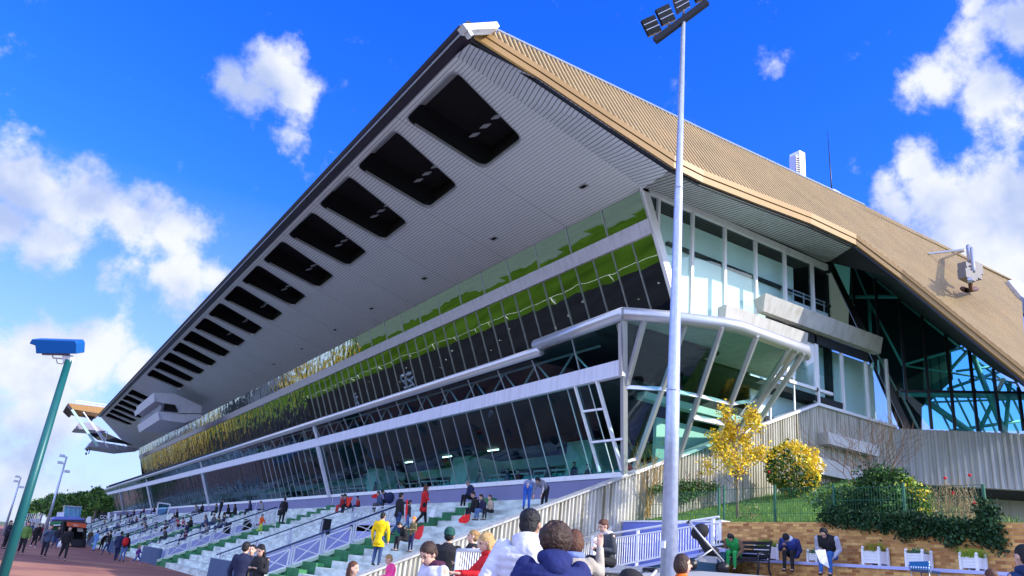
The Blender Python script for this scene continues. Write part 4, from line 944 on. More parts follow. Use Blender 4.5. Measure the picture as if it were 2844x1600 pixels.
# fence
t = thing('garden_fence', 'green wire mesh fence on top of the brick wall', 'fence', (20.15, 15, 3.98)); posts = []
for (x1, y1, x2, y2, z_) in [(400, 430, 400, 780, 5), (458, 410, 460, 800, 5), (1043, 400, 1048, 812, 5), (1725, 390, 1732, 690, 5)]:
    pb = at_axis(*z5(x2, y2), 0, 20.15); pt_ = at_axis(*z5(x1, y1), 0, 20.15); posts.append((pb.y, pt_.z))
for (x1, y1) in [(925, 375), (1845, 395)]: pt_ = at_axis(*z6(x1, y1), 0, 20.15); posts.append((pt_.y, pt_.z))
posts.insert(0, (23.4, posts[0][1]))
for (y, z) in posts[1:]: b = MB(); b.box((20.12, y-.03, 3.85), (20.18, y+.03, z)); ap(t, 'fence_post', b, M['fencegreen'])
for (ya, za), (yb, zb) in zip(posts, posts[1:]):
    if abs(ya-yb) < .5: continue
    b = MB(); y = ya
    while y > yb: b.bar((20.15, y, 3.92), (20.15, y, za-.12), .007); y -= .085
    for z in (3.97, 4.25, 4.6, za-.13): b.bar((20.145, ya, z), (20.145, yb, z), .012)
    ap(t, 'mesh_panel', b, M['fencegreen'])
# pale stair parapet seen behind the bushes
t = thing('stair_parapet', 'smooth pale concrete stair parapet leaning against the ribbed wall behind the bushes', 'parapet', (30, 23.3, 6))
b = MB(); b.prism([at_axis(*z5(*q), 1, 23.4) for q in [(1440, 130), (1550, 80), (1750, 135), (2050, 250), (2060, 345), (1900, 345), (1520, 262)]], (0, .3, 0)); ap(t, 'parapet_face', b, M['conc'])
b = MB(); b.prism([at_axis(*z6(*q), 1, 22.0) for q in [(1250, 640), (1320, 690), (1420, 800), (1330, 800)]], (0, .2, 0)); ap(t, 'lower_parapet', b, M['conc'])
# low wall and weeds at the far right
t = thing('end_wall', 'grey rendered wall with a white sloping edge beyond the ivy at the far right', 'wall', (21, 8, 2.3))
b = MB(); b.prism([at_axis(*z6(*q), 0, 21.5) for q in [(2080, 1080), (2330, 1110), (2330, 1460), (2200, 1460)]], (.3, 0, 0)); ap(t, 'white_edge', b, M['lilacl'])
# ------------------------------------------------------------------ planters on the ledge
def planter(xl, xr, yb, zz__, label, mats, grassy=0):
    a = at_axis(*zz__(xl, yb), 0, 19.48); c_ = at_axis(*zz__(xr, yb), 0, 19.48); w = abs(a.y-c_.y)*.72; yc = (a.y+c_.y)/2; t = thing('planter', label, 'planter', (19.72, yc, 2.842), 'white planters on the brick ledge'); h = w*.72; d = .19
    b = MB(); b.box((-d, -w/2+.02, .05), (d, w/2-.02, h)); b.build('box', M['white'], t)
    for sx in (-1, 1):
        for sy in (-1, 1):
            b = MB(); b.box((sx*d-.03, sy*(w/2-.02)-.03, 0), (sx*d+.03, sy*(w/2-.02)+.03, h+.04)); b.build('corner_post', M['white'], t)
            b = MB(); b.ball((sx*d, sy*(w/2-.02), h+.07), .042, 8, 6); b.build('finial', M['white'], t)
    b = MB(); 
    for z in (h*.35, h*.6, h*.82): b.box((-d-.006, -w/2+.04, z), (-d+.001, w/2-.04, z+.006))
    b.build('board_joint', M['alud'], t)
    c = MB()
    for i in range(420):
        x, y = random.gauss(0, .1), random.uniform(-w*.42, w*.42)
        if grassy:
            hh = random.uniform(.1, .26); dx, dy = random.gauss(0, .1), random.gauss(0, .12); q = Vector((x, y, h-.02)); s = Vector((0, .008, 0)); c.cur = random.randrange(2); c.add([q-s, q+s, q+Vector((dx, dy, hh))+s*.3, q+Vector((dx, dy, hh))], [(0, 1, 2, 3)])
        else: c.leaf((x, y, h+abs(random.gauss(0, .07))*(1-abs(y)/w)), .045, random.randrange(2))
    c.build('plant', [M[m] for m in mats], t)
planter(770, 1000, 1292, z5, 'white planter with low grass behind the right end of the black bench', ['l_grn', 'l_lime'], 1)
planter(1385, 1545, 1325, z5, 'white planter with grey green bush between the two sitters on the ledge', ['l_grey', 'l_grn'])
planter(2005, 2285, 1362, z5, 'white planter with green and reddish grass right of the reading sitter', ['l_lime', 'l_autumn'], 1)
planter(915, 1200, 1385, z6, 'white planter with grey green bush behind the dotted panel', ['l_grey', 'l_grn'])
planter(1545, 1830, 1445, z6, 'rightmost white planter with bright green drooping grass', ['l_lime', 'l_lime'], 1)
# dotted panel
t = at_axis(*z6(1000, 1449), 0, 18.6); t2 = at_axis(*z6(1225, 1449), 0, 18.6); b = MB(); y0_, y1_ = t2.y, t.y; zt = at_axis(*z6(1100, 1270), 0, 18.6).z
dp = thing('folding_chair', 'blue chair back with white dots in front of the brick wall', 'chair', (18.6, (y0_+y1_)/2, 2.3)); hc = zt-2.3; wd_ = abs(y1_-y0_)/2
b.prism([(0, -wd_, .45), (0, wd_, .45), (.04, wd_, hc-.03), (.04, -wd_, hc)], (.05, 0, 0)); b.build('backrest', mat('dotted_cloth', (.02, .1, .3), .8, extra=dots), dp); b = MB(); b.box((.05, -wd_, .40), (.5, wd_, .45)); b.build('seat', M['bluewall'], dp)
for sx in (.06, .45):
    for sy in (-1, 1): b = MB(); b.tube([(sx, sy*wd_*.9, 0), (sx, sy*wd_*.9, .42)], .014, 6); b.build('leg', M['alu'], dp)
# ------------------------------------------------------------------ bench
ba = at_axis(*z5(262, 1449), 0, 18.5); bb_ = at_axis(*z5(935, 1449), 0, 18.5); yc = (ba.y+bb_.y)/2; wb = abs(ba.y-bb_.y)/2
t = thing('park_bench', 'black slatted bench with curved end frames in front of the brick wall', 'bench', (18.6, yc, 2.3))
b = MB()
for i in range(5): b.box((.0-.42+.1*i, -wb, .44), (.0-.42+.1*i+.08, wb, .47))
b.build('seat', M['blackm'], t); b = MB()
for i in range(4): b.box((.08+.02*i, -wb, .54+.12*i), (.11+.02*i, wb, .63+.12*i))
b.build('backrest', M['blackm'], t)
for sy in (-1, 1): b = MB(); b.tube([(-.42, sy*wb, 0), (-.38, sy*wb, .25), (-.4, sy*wb, .62), (-.2, sy*wb, .66), (.08, sy*wb, .62), (.16, sy*wb, 1.02)], .03, 6); b.tube([(.16, sy*wb, 0), (.04, sy*wb, .25), (.08, sy*wb, .62)], .03, 6); b.build('end_frame', M['blackm'], t)
# ------------------------------------------------------------------ tall floodlight pole
pb = at_depth(1856, 1600, 14.0); gz0 = gz(pb.x)
def zat(px, py, x, y):
    lo, hi = -5, 60
    for _ in range(50):
        m = (lo+hi)/2; c = Vector((x, y, m))-C0; v = CY+FPX*c.dot(dn)/c.dot(fw)
        if v > py: lo = m
        else: hi = m
    return lo
ztop = zat(1893, 60, pb.x, pb.y); H = ztop-gz0
t = thing('floodlight_pole', 'tall galvanised lamp pole with black floodlights, standing before the glass corner', 'lamp pole', (pb.x, pb.y, gz0))
b = MB(); ln_ = [0, .33, .34, .66, .67, 1]; rd = [.155, .13, .122, .088, .08, .048]; b.tube([(0, 0, H*q) for q in ln_], rd, 20); b.build('pole', M['galv'], t)
b = MB(); b.tube([(0, 0, H*.335-.02), (0, 0, H*.335+.02)], .134, 20); b.build('pole_joint', M['galv'], t)
b = MB(); b.tube([(0, 0, H*.67-.02), (0, 0, H*.67+.02)], .094, 20); b.build('pole_joint', M['galv'], t)
b = MB(); b.box((-.165, -.06, 1.5), (-.14, .06, 1.62)); b.build('number_plate', M['white'], t)
hd = Vector((pb.x, pb.y, ztop)); Dh = (hd-C0).dot(fw)
def HP(x, y, d=0): return at_depth(1700+x/6.44, y/6.44, Dh+d)-t.location
b = MB(); b.bar(HP(765, 735), HP(1700, 40), .12, .14); b.build('cross_arm', M['blackm'], t)
for (c0, c1, c2, c3) in [((525, 365), (755, 260), (890, 540), (660, 640)), ((780, 170), (1010, 60), (1140, 340), (910, 450)), ((1100, -20), (1330, -120), (1400, 100), (1180, 240)), ((1400, -230), (1640, -330), (1760, -60), (1520, 30))]:
    ps = [HP(*q, .05) for q in (c0, c1, c2, c3)]; b = MB(); nn = (ps[1]-ps[0]).cross(ps[3]-ps[0]).normalized()*.14; b.prism(ps, nn); o = b.build('floodlight', M['lampglass'], t)
    for f_ in (.33, .66):
        b = MB(); b.bar(lerp(ps[0], ps[3], f_)-nn*.1, lerp(ps[1], ps[2], f_)-nn*.1, .02, .02); l_ = b.build('louvre_strip', M['alu'], o)
    b = MB(); m_ = (ps[2]+ps[3])/2; b.bar(m_, m_+Vector((0, 0, -.16))+nn, .05); b.bar(ps[1]+nn, ps[2]+nn, .04); l_ = b.build('bracket', M['alu'], o)
# ------------------------------------------------------------------ green pole with camera housing
pg = at_depth(8, 1600, 12.0); zt = zat(178, 1000, pg.x, pg.y)
t = thing('camera_pole', 'leaning looking teal green pole carrying a blue camera housing at the left edge', 'camera pole', (pg.x, pg.y, 0))
b = MB(); b.tube([(0, 0, 0), (0, 0, zt)], [.085, .055], 16); b.build('pole', M['pipegreen'], t)
Dg = (Vector((pg.x, pg.y, zt))-C0).dot(fw)
zq = lambda x, y: (x/2.634, 850+y/2.634)
def CP(x, y, d=0): return at_depth(*zq(x, y), Dg+d)-t.location
b = MB(); b.prism([CP(*q, -.1) for q in [(232, 242), (550, 252), (562, 275), (558, 350), (262, 348), (256, 290), (212, 275)]], fw*.26); o = b.build('housing', M['camblue'], t); 
for v in o.modifiers: pass
bm_ = o.modifiers.new('bevel', 'BEVEL'); bm_.width = .012; bm_.segments = 2
b = MB(); b.prism([CP(*q, -.05) for q in [(258, 285), (288, 305), (290, 345), (264, 347)]], fw*.16); b.build('front_window', M['lampglass'], t)
b = MB(); b.prism([CP(*q, -.04) for q in [(458, 362), (512, 366), (518, 390), (510, 416), (462, 410), (450, 385)]], fw*.1); b.build('mount', M['white'], t)
b = MB(); b.tube([CP(385, 362, 0), CP(388, 380, 0), CP(450, 385, 0)], .012, 6); b.tube([CP(412, 390), CP(418, 418), CP(455, 424), CP(470, 410)], .009, 5); b.bar(CP(310, 352), CP(510, 356), .03); b.build('cable', M['alud'], t)
# ------------------------------------------------------------------ distant twin lamp poles
def farpole(xb, yb, xt, yt, D, label):
    p = at_depth(xb, yb, D); p.z = 0; q = at_depth(xb, yb, D); zt_ = zat(xt, yt, q.x, q.y); t = thing('lamp_post', label, 'lamp post', (q.x, q.y, 0), 'distant twin floodlight posts')
    b = MB(); b.tube([(0, 0, 0), (0, 0, zt_)], [.16, .07], 8); b.build('post', M['galv'], t)
    for z, s in ((zt_, 1), (zt_*.83, -1), (zt_*.92, 1)):
        b = MB(); b.box((-.4*s-.25, -.2, z-.12), (-.4*s+.25, .2, z+.12)); b.bar((0, 0, z-.1), (-.5*s, 0, z), .1); b.build('lamp_head', M['alud'], t)
farpole(128, 1465, 183, 1268, 75, 'grey twin floodlight post rising before the pine trees')
farpole(12, 1475, 56, 1325, 95, 'farther grey floodlight post left of the green pole')
# ------------------------------------------------------------------ roof top items
def roofitem(name, label, cat, px, py, Y=40):
    p = at_axis(px, py, 1, Y); return thing(name, label, cat, p), p
t, p = roofitem('roof_chimney', 'white duct tower standing on the roof ridge', 'chimney', 2215, 500, 45)
s_ = (p-C0).dot(fw)/FPX
b = MB(); b.box((-9*s_, -.6, -1.5), (14*s_, .6, 84*s_)); b.build('duct', M['white'], t); b = MB(); b.box((-22*s_, -.5, -1.5), (-9*s_, .3, 66*s_)); b.build('side_duct', M['lilacl'], t)
b = MB()
for i in range(9): b.bar((-24*s_, -.5, i*7*s_), (-10*s_, -.6, i*7*s_+3*s_), .08)
b.build('ladder', M['blackm'], t)
t, p = roofitem('roof_mast', 'thin whip mast on a small bracket above the golden roof', 'mast', 2312, 545, 40); s_ = (p-C0).dot(fw)/FPX
b = MB(); b.tube([(0, 0, -1), (-.1, 0, 60*s_), (-.25, 0, 205*s_)], [.07, .06, .02], 6); b.build('mast_rod', M['blackm'], t)
b = MB(); b.box((-12*s_, -.4, -1.2), (22*s_, .4, 14*s_)); b.build('mast_base', M['galv'], t); b = MB(); b.bar((10*s_, 0, 12*s_), (55*s_, 0, -18*s_), .12); b.bar((16*s_, 0, 12*s_), (60*s_, 0, -20*s_), .08); b.build('stay', M['lilacl'], t)
t, p = roofitem('roof_vent', 'small grey vent knob near the canopy tip', 'vent', 1407, 97, 24.5); b = MB(); b.tube([(0, 0, -.3), (0, 0, .12)], .07, 8); b.build('vent_cap', M['blackm'], t)
# antenna cluster on the golden slope
w8 = lambda x, y: (2500+x/4.83, 600+y/4.83)
def AN(x, y, d=1.4): return at_plane(*w8(x, y), tipG+nGn*d, nG)
t = thing('antenna_cluster', 'grey panel antennas with brown cables on a bracket over the golden roof', 'antenna', AN(940, 900))
def an(n, mb, m): o = mb.build(n, m, t); o.location = -t.location
b = MB(); b.tube([AN(915, 405), AN(940, 640)], .13, 10); an('panel_antenna', b, mat('antenna_case', (.32, .33, .36), .4))
b = MB(); b.tube([AN(960, 430, 1.7), AN(985, 740, 1.7)], .09, 8); an('panel_antenna', b, mat('antenna_case', (.32, .33, .36), .4))
b = MB(); b.tube([AN(930, 600), AN(950, 830), AN(960, 980, .8)], .10, 8); an('mast_tube', b, mat('rusty_brown', (.16, .07, .05), .8))
random.seed(2); b = MB()
for i in range(14): x = 900+i*8; b.tube([AN(x, 640+random.randint(0, 60)), AN(x+random.randint(-20, 20), 760), AN(940+random.randint(-25, 25), 850), AN(950+random.randint(-20, 20), 980, .5)], .04, 4)
an('cable', b, mat('brown_cable', (.10, .05, .05), .7))
for c_ in ((905, 720), (990, 700), (920, 780), (975, 770), (900, 800)): b = MB(); b.box(*(tuple(AN(c_[0]-10, c_[1]+18)), tuple(AN(c_[0]+10, c_[1]-18)+Vector((.01, .06, .01))))); an('radio_box', b, mat('antenna_grey', (.16, .15, .16), .5))
b = MB(); b.bar(AN(935, 845, 1.6), AN(940, 875, 1.6), .2, .12); an('white_box', b, M['alud'])
b = MB(); b.bar(AN(380, 505, .1), AN(870, 450), .1); b.bar(AN(555, 580, .1), AN(870, 460), .1); an('bracket_arm', b, M['alud'])
b = MB(); b.tube([AN(835, 975, .4), AN(900, 1000, .6), AN(1020, 980, .4)], .13, 6); b.tube([AN(850, 960, .4), AN(940, 1010, .4), AN(1010, 960, .4)], .07, 6); an('cable_coil', b, MATS['brown_cable'])
# ------------------------------------------------------------------ far left: kiosks, walls, trees
def box_thing(name, label, cat, y): return thing(name, label, cat, (5, y, 0))
kb = at_axis(210, 1521, 2, 0); KY = kb.y
pass
def kp(t, n, pts, m, Y, d):
    b = MB(); b.prism([at_axis(*z1(*q), 1, Y) for q in pts], (0, d, 0)); return ap(t, n, b, m)
t = box_thing('food_kiosk', 'dark food kiosk with an orange sign at the foot of the far steps', 'kiosk', KY)
kp(t, 'back_panel', [(700, 830), (995, 850), (985, 1120), (690, 1110)], M['darkint'], KY+2.4, .1)
kp(t, 'side_panel', [(735, 820), (762, 815), (730, 1110), (690, 1100)], M['void'], KY, 2.4); kp(t, 'side_panel', [(960, 890), (1000, 895), (985, 1120), (945, 1110)], M['void'], KY, 2.4)
kp(t, 'roof_panel', [(735, 812), (1000, 835), (1000, 850), (735, 828)], M['darkint'], KY-.3, 2.8)
kp(t, 'counter', [(790, 1020), (950, 1030), (945, 1115), (780, 1105)], M['blackm'], KY+.2, .5)
kp(t, 'sign_board', [(770, 826), (992, 846), (990, 896), (768, 878)], mat('orange_sign', (.62, .10, .03), .5), KY-.35, .08)
kp(t, 'sign_line', [(845, 852), (880, 855), (880, 859), (845, 856)], M['white'], KY-.37, .01); kp(t, 'sign_line', [(850, 866), (905, 871), (905, 875), (850, 870)], M['white'], KY-.37, .01)
kp(t, 'menu_board', [(890, 895), (960, 900), (958, 940), (888, 935)], M['conc'], KY+.1, .05)
t = box_thing('green_kiosk', 'small green kiosk with a pale canopy behind the crowd', 'kiosk', KY+14); kp(t, 'body', [(592, 825), (750, 815), (735, 930), (585, 925)], mat('kiosk_green', (.02, .16, .06), .6), KY+14, 3); kp(t, 'awning', [(555, 865), (750, 850), (750, 862), (555, 878)], M['white'], KY+13, 1)
t = box_thing('control_booth', 'glazed control booth on a violet roofed base in front of the pines', 'booth', KY+20)
kp(t, 'base', [(600, 790), (990, 800), (985, 835), (590, 825)], M['lilac'], KY+20, 4); kp(t, 'roof_slab', [(640, 765), (900, 768), (990, 800), (600, 800)], M['rampblue'], KY+19.5, 5)
kp(t, 'side_screen', [(660, 715), (740, 710), (735, 765), (650, 765)], M['white'], KY+20, .3)
kp(t, 'glass_box', [(745, 645), (940, 655), (925, 775), (735, 765)], mat('cyan_glass', (.05, .30, .42), .1, 0, .3, .5), KY+20.5, 3); kp(t, 'roof_edge', [(740, 638), (945, 650), (945, 657), (740, 645)], M['railgrey'], KY+20.3, 3.4)
for x in (790, 850, 895): kp(t, 'window_bar', [(x, 648), (x+6, 648), (x+2, 770), (x-4, 770)], M['lilacl'], KY+20.4, .08)
t = box_thing('beige_wall', 'long plain beige wall with white railing behind the crowd', 'wall', KY+28); kp(t, 'wall_face', [(195, 830), (600, 845), (590, 925), (190, 915)], M['conc'], KY+28, .5)
b = MB()
for i in range(12): a = at_axis(*z1(225+i*22, 835), 1, KY+28); b.bar(a, a+Vector((.0, 0, 1.1)), .07)
ap(t, 'railing', b, M['white'])
kp(t, 'stair_flank', [(340, 790), (440, 790), (490, 850), (340, 840)], M['ribd'], KY+29, .5)
# GO sign and pale boards up on the far steps
t = thing('word_sign', 'black board with white letters GO between pale panels on the far steps', 'sign', (11, KY+6, 2)); kp(t, 'board', [(1135, 722), (1245, 718), (1240, 800), (1130, 800)], M['blackm'], KY+6, .1)
cu = bpy.data.curves.new('go', 'FONT'); cu.body = 'GO'; cu.size = 1; cu.extrude = .02; tmp = bpy.data.objects.new('tmp', cu); COL.objects.link(tmp); bpy.context.view_layer.update()
me = bpy.data.meshes.new_from_object(tmp); bpy.data.objects.remove(tmp); me.materials.clear(); me.materials.append(M['white']); a = at_axis(*z1(1141, 786), 1, KY+5.95); a2 = at_axis(*z1(1222, 786), 1, KY+5.95); o = bpy.data.objects.new('letters', me); COL.objects.link(o); o.parent = t
o.location = a-t.location; s_ = (a2.x-a.x)/1.45; o.scale = (s_, s_*1.15, s_); o.rotation_euler = (R(90), 0, 0)
for x0 in (1005, 1240, 1315):
    t = thing('pale_board', {1005: 'small white poster board left of the black word sign', 1240: 'white panel just right of the black word sign', 1315: 'narrow white panel on the far steps, second right of the word sign'}[x0], 'board', (11, KY+6, 1.8)); w = {1005: 45, 1240: 25, 1315: 25}[x0]; yy0 = {1005: 765, 1240: 715, 1315: 730}[x0]; kp(t, 'panel', [(x0, yy0), (x0+w, yy0), (x0+w-8, yy0+75), (x0-8, yy0+75)], M['white'], KY+5.5, .1)
t = thing('glass_shelter', 'leaning clear glass screen at the top of the far steps', 'screen', (18, 100, 4)); kp(t, 'pane', [(1820, 605), (1960, 625), (1920, 755), (1800, 740)], G_CLR, 99, .1)
b = MB()
for p_, q_ in (((1820, 605), (1960, 625)), ((1960, 625), (1915, 755)), ((1820, 605), (1800, 740))): b.bar(at_axis(*z1(*p_), 1, 98.9), at_axis(*z1(*q_), 1, 98.9), .12)
ap(t, 'frame', b, M['white'])
# pine trees
random.seed(31)
pts_ = [(330, 740, 60, 170), (420, 650, 75, 170), (500, 640, 70, 165), (600, 600, 80, 160), (720, 560, 85, 158), (820, 600, 70, 155), (940, 560, 75, 150), (1030, 520, 85, 150), (1130, 560, 85, 148), (1200, 610, 75, 145), (660, 660, 90, 150), (880, 680, 90, 150), (1080, 670, 85, 150)]
lb = ['lowest leftmost pine beyond the beige wall', 'bushy pine just right of the lowest one', 'dark pine left of the nearer lamp post', 'pine touching the nearer lamp post', 'tall pine right of the nearer lamp post', 'round pine above the control booth', 'small pine between the two tallest', 'tallest pine with a ragged top', 'bright pine beside the far end of the stand', 'pine partly hidden by the far end of the stand', 'lower pine behind the control booth', 'low pine behind the word sign', 'lower dark pine left of the stand end']
for (x, y, r, D), l_ in zip(pts_, lb):
    c_ = at_depth(*z1(x, y), D); rr = r/4.139*D/FPX*1.05; t = thing('pine_tree', l_, 'tree', (c_.x, c_.y, 0), 'pine trees beyond the far end of the stand')
    b = MB(); b.tube([(0, 0, 0), (.2, 0, c_.z*.6), (0, .2, c_.z)], [.35, .3, .12], 6)
    for i in range(5): a = random.random()*6.28; b.tube([(0, 0, c_.z*.7), (math.cos(a)*rr*.6, math.sin(a)*rr*.6, c_.z+rr*.1)], [.14, .05], 4)
    b.build('trunk', M['bark'], t); c = MB(); bl = []
    for i in range(9): a = random.random()*6.28; q = random.random(); bl.append(((math.cos(a)*rr*q, math.sin(a)*rr*q, c_.z+random.uniform(-.9, .75)*rr), (rr*.52, rr*.52, rr*.26)))
    crown(c, bl, 2600, .34, (4, 3, 2), .3); c.build('crown', [M['l_pine'], M['l_pined'], M['l_pinel']], t)
# autumn trees past the far end, left of the picture: they show mirrored in the far panes
for i in range(16):
    x = -8-i*6+random.uniform(-2, 2); y = 335+random.uniform(-14, 14)+(i % 2)*22; t = thing('autumn_tree', 'golden autumn tree whose reflection shows in the far glass panes', 'tree', (x, y, 0), 'autumn trees mirrored in the far glass'); b = MB(); b.tube([(0, 0, 0), (0, 0, 8)], [.4, .15], 6); b.build('trunk', M['bark'], t)
    c = MB(); hh = random.uniform(9, 15); crown(c, [((0, 0, hh*.62), (3.4, 3.4, hh*.42)), ((2, 1, hh*.4), (2.8, 2.8, 3)), ((-2, -1, hh*.45), (2.6, 2.6, 4))], 520, 1.0, (2, 1, 4), .2); c.build('crown', [M['l_autumn'], M['l_gold2'], M['l_olive']], t)
t = thing('track_rail', 'long white running rail of the racecourse, mirrored in the glass front', 'rail', (-30.2, 100, 0)); b = MB(); b.tube([(-30.2, -50, 1.1), (-30.2, 400, 1.1)], .025, 6); ap(t, 'rail', b, M['white'])
for i in range(60): b = MB(); b.tube([(-30.2, -40+i*7, 0), (-30.2, -40+i*7, 1.1)], .05, 5); ap(t, 'post', b, M['white'])
# ------------------------------------------------------------------ white crowd barrier
p = at_depth(*z3(1540, 1150), 13.5); t = thing('crowd_barrier', 'white metal barrier with vertical bars beside the person in the dark coat', 'barrier', (p.x, p.y, gz(p.x))); zt = p.z-gz(p.x)
e = at_depth(*z3(1830, 1230), 12.0)-Vector((p.x, p.y, gz(p.x))); e = Vector((e.x, e.y, zt)); b = MB(); b.tube([(0, 0, zt), e], .03, 8); b.build('top_rail', M['white'], t)
b = MB(); b.tube([(0, 0, .15), (e.x, e.y, .15)], .025, 6); b.build('bottom_rail', M['white'], t)
for i in range(12): q = i/11; b = MB(); b.tube([(e.x*q, e.y*q, .15), (e.x*q, e.y*q, zt)], .012 if 0 < i < 11 else .03, 6); b.build('bar', M['white'], t)
# ------------------------------------------------------------------ people
SK = dict(light=mat('skin_light', (.60, .36, .26), .55, 0, .06, 6), tan=mat('skin_tan', (.42, .23, .14), .55, 0, .06, 6), brown=mat('skin_brown', (.17, .08, .05), .55, 0, .06, 6))
HC = dict(black=(.008, .007, .007), brown=(.045, .022, .012), auburn=(.10, .035, .015), blond=(.50, .32, .12), grey=(.25, .24, .23), fair=(.32, .19, .07))
CM = {}
def cloth(c, rough=.85):
    key = tuple(round(v, 3) for v in c)
    if key not in CM: CM[key] = mat('cloth_%d' % len(CM), c, rough, 0, .28, 9, .8, 14)
    return CM[key]
def soft(o, vox, sm=3):
    m = o.modifiers.new('remesh', 'REMESH'); m.mode = 'VOXEL'; m.voxel_size = vox; m.use_smooth_shade = True
    if sm: s = o.modifiers.new('smooth', 'SMOOTH'); s.iterations = sm; s.factor = .5
def person(label, pos, yaw, h=1.72, pose='stand', top=(.02, .02, .025), legs=(.02, .025, .05), hair='brown', style='short', skin='light', lean=0, nod=0, turn=0,
           arms=('down', 'down'), det=1, coat=0, hood=None, hat=None, sleeves=None, puffer=False, shoes=(.02, .02, .02), group=None, extras=(), sc=1, collar=None, wide=1.0, hold=None):
    """pos: ground under a standing figure, or the seat point of a sitting one"""
    t = thing('person', label, 'person', pos, group, yaw); H = h; V = Vector; vox = {0: .034, 1: .022, 2: .013}[det]
    child = h < 1.4; hs = (.146 if h >= 1.5 else .166)*H; lean = abs(lean)    # head height
    zh = .525*H if pose not in ('sit',) else .055*H
    hip = V((0, 0, zh)); sp = Matrix.Rotation(-lean, 3, 'X')
    def T(x, y, z): return hip+sp @ V((x*H, y*H, z*H))
    neck = T(0, .0, .305); shL = T(-.108*wide, 0, .285); shR = T(.108*wide, 0, .285)
    hr = sp @ Matrix.Rotation(turn, 3, 'Z') @ Matrix.Rotation(-nod, 3, 'X'); hc = neck+hr @ V((0, .012*H, .035*H+hs*.5))
    def HD(x, y, z): return hc+hr @ V((x*hs, y*hs, z*hs))
    # legs
    if pose == 'sit':
        K = [V((-.065*H, .24*H, zh+.015*H)), V((.065*H, .24*H, zh+.015*H))]; A = [V((-.07*H, .235*H, -.205*H)), V((.06*H, .26*H, -.205*H))]
    elif pose == 'walk':
        K = [V((-.05*H, .085*H, .285*H)), V((.05*H, -.02*H, .27*H))]; A = [V((-.05*H, .13*H, .04*H)), V((.05*H, -.16*H, .075*H))]
    elif pose == 'run':
        K = [V((-.05*H, .14*H, .34*H)), V((.05*H, -.06*H, .28*H))]; A = [V((-.05*H, .14*H, .13*H)), V((.05*H, -.26*H, .20*H))]; 
    elif pose == 'stride':
        K = [V((-.06*H, .05*H, .30*H)), V((.06*H, .0, .27*H))]; A = [V((-.06*H, .02*H, .10*H)), V((.06*H, -.05*H, .04*H))]
    else:
        K = [V((-.055*H, .012*H, .285*H)), V((.055*H, .012*H, .285*H))]; A = [V((-.062*H, -.01*H, .04*H)), V((.062*H, 0, .04*H))]
    HJ = [hip+V((-.052*H, 0, 0)), hip+V((.052*H, 0, 0))]
    # arms
    def arm(side, kind):
        s = -1 if side == 0 else 1; S = shL if side == 0 else shR; f = sp
        D = dict(down=((.035, .0, -.175), (.03, .045, -.325)), phone=((.03, .02, -.165), (-.05, .15, -.13)), hold=((.035, -.01, -.17), (-.03, .13, -.17)), up=((.05, .06, -.05), (.04, .11, .11)), forward=((.02, .10, -.12), (-.03, .235, -.12)),
                 out=((.12, .0, -.12), (.24, .03, -.2)), swing=((.03, -.09, -.155), (.03, -.03, -.30)), fore=((.03, .08, -.15), (.02, .18, -.22)), lap=((.03, .04, -.16), (-.05, .16, -.23)), rest=((.11, .05, -.11), (.20, .15, -.16)),
                 reach=((.02, .10, -.13), (.0, .14, -.28)), face=((.03, .09, -.12), (-.07, .13, -.0)), pocket=((.06, -.03, -.16), (.02, .03, -.27)))[kind]
        if pose == 'bend' and kind == 'reach': return S, S+V((s*.01*H, .03*H, -.16*H)), S+V((0, .06*H, -.30*H))
        e = S+f @ V((s*D[0][0]*H, D[0][1]*H, D[0][2]*H)); w = S+f @ V((s*D[1][0]*H, D[1][1]*H, D[1][2]*H)); return S, e, w
    ARMS = [arm(0, arms[0]), arm(1, arms[1])]
    # body: one continuous surface (trunk, neck, head with face, limbs, hands)
    b = MB(); n_ = 8
    b.cap(hip+V((0, 0, .02*H)), .075*H, T(0, .0, .14), .058*H, n_); b.cap(T(0, 0, .14), .058*H, T(0, 0, .23), .062*H, n_); b.cap(T(-.07, 0, .265), .032*H, T(.07, 0, .265), .032*H, n_)
    b.cap(T(0, -.005, .28), .034*H, hc-hr @ V((0, 0, hs*.3)), .031*H, n_)
    b.ball(HD(0, -.04, .10), (.335*hs, .40*hs, .38*hs), 14, 10, hr); b.ball(HD(0, .08, -.14), (.27*hs, .30*hs, .33*hs), 12, 8, hr); b.ball(HD(0, .20, -.36), (.13*hs, .12*hs, .11*hs), 8, 6, hr)
    b.cap(HD(0, .36, .06), .035*hs, HD(0, .44, -.10), .06*hs, 6); b.ball(HD(0, .345, -.24), (.11*hs, .05*hs, .035*hs), 8, 5, hr); b.ball(HD(-.14, .30, .10), (.09*hs, .05*hs, .03*hs), 6, 4, hr); b.ball(HD(.14, .30, .10), (.09*hs, .05*hs, .03*hs), 6, 4, hr)
    for s in (-1, 1): b.ball(HD(s*.345, -.02, -.04), (.05*hs, .09*hs, .13*hs), 8, 6, hr)
    for i in range(2):
        b.cap(HJ[i], .058*H, K[i], .036*H, n_); b.cap(K[i], .034*H, A[i], .021*H, n_); b.cap(A[i], .021*H, A[i]+V((0, .075*H, -.02*H)), .016*H, n_)
        S, e, w = ARMS[i]; b.cap(S, .030*H, e, .023*H, n_); b.cap(e, .023*H, w, .016*H, n_)
        d = (w-e).normalized(); side = V((1 if i == 0 else -1, 0, 0)); pn = d.cross(side); pn = pn.normalized() if pn.length > .1 else V((0, 1, 0)); sd = pn.cross(d).normalized()
        if pn.y < 0 and kind_is_fwd(arms[i]): pn = -pn
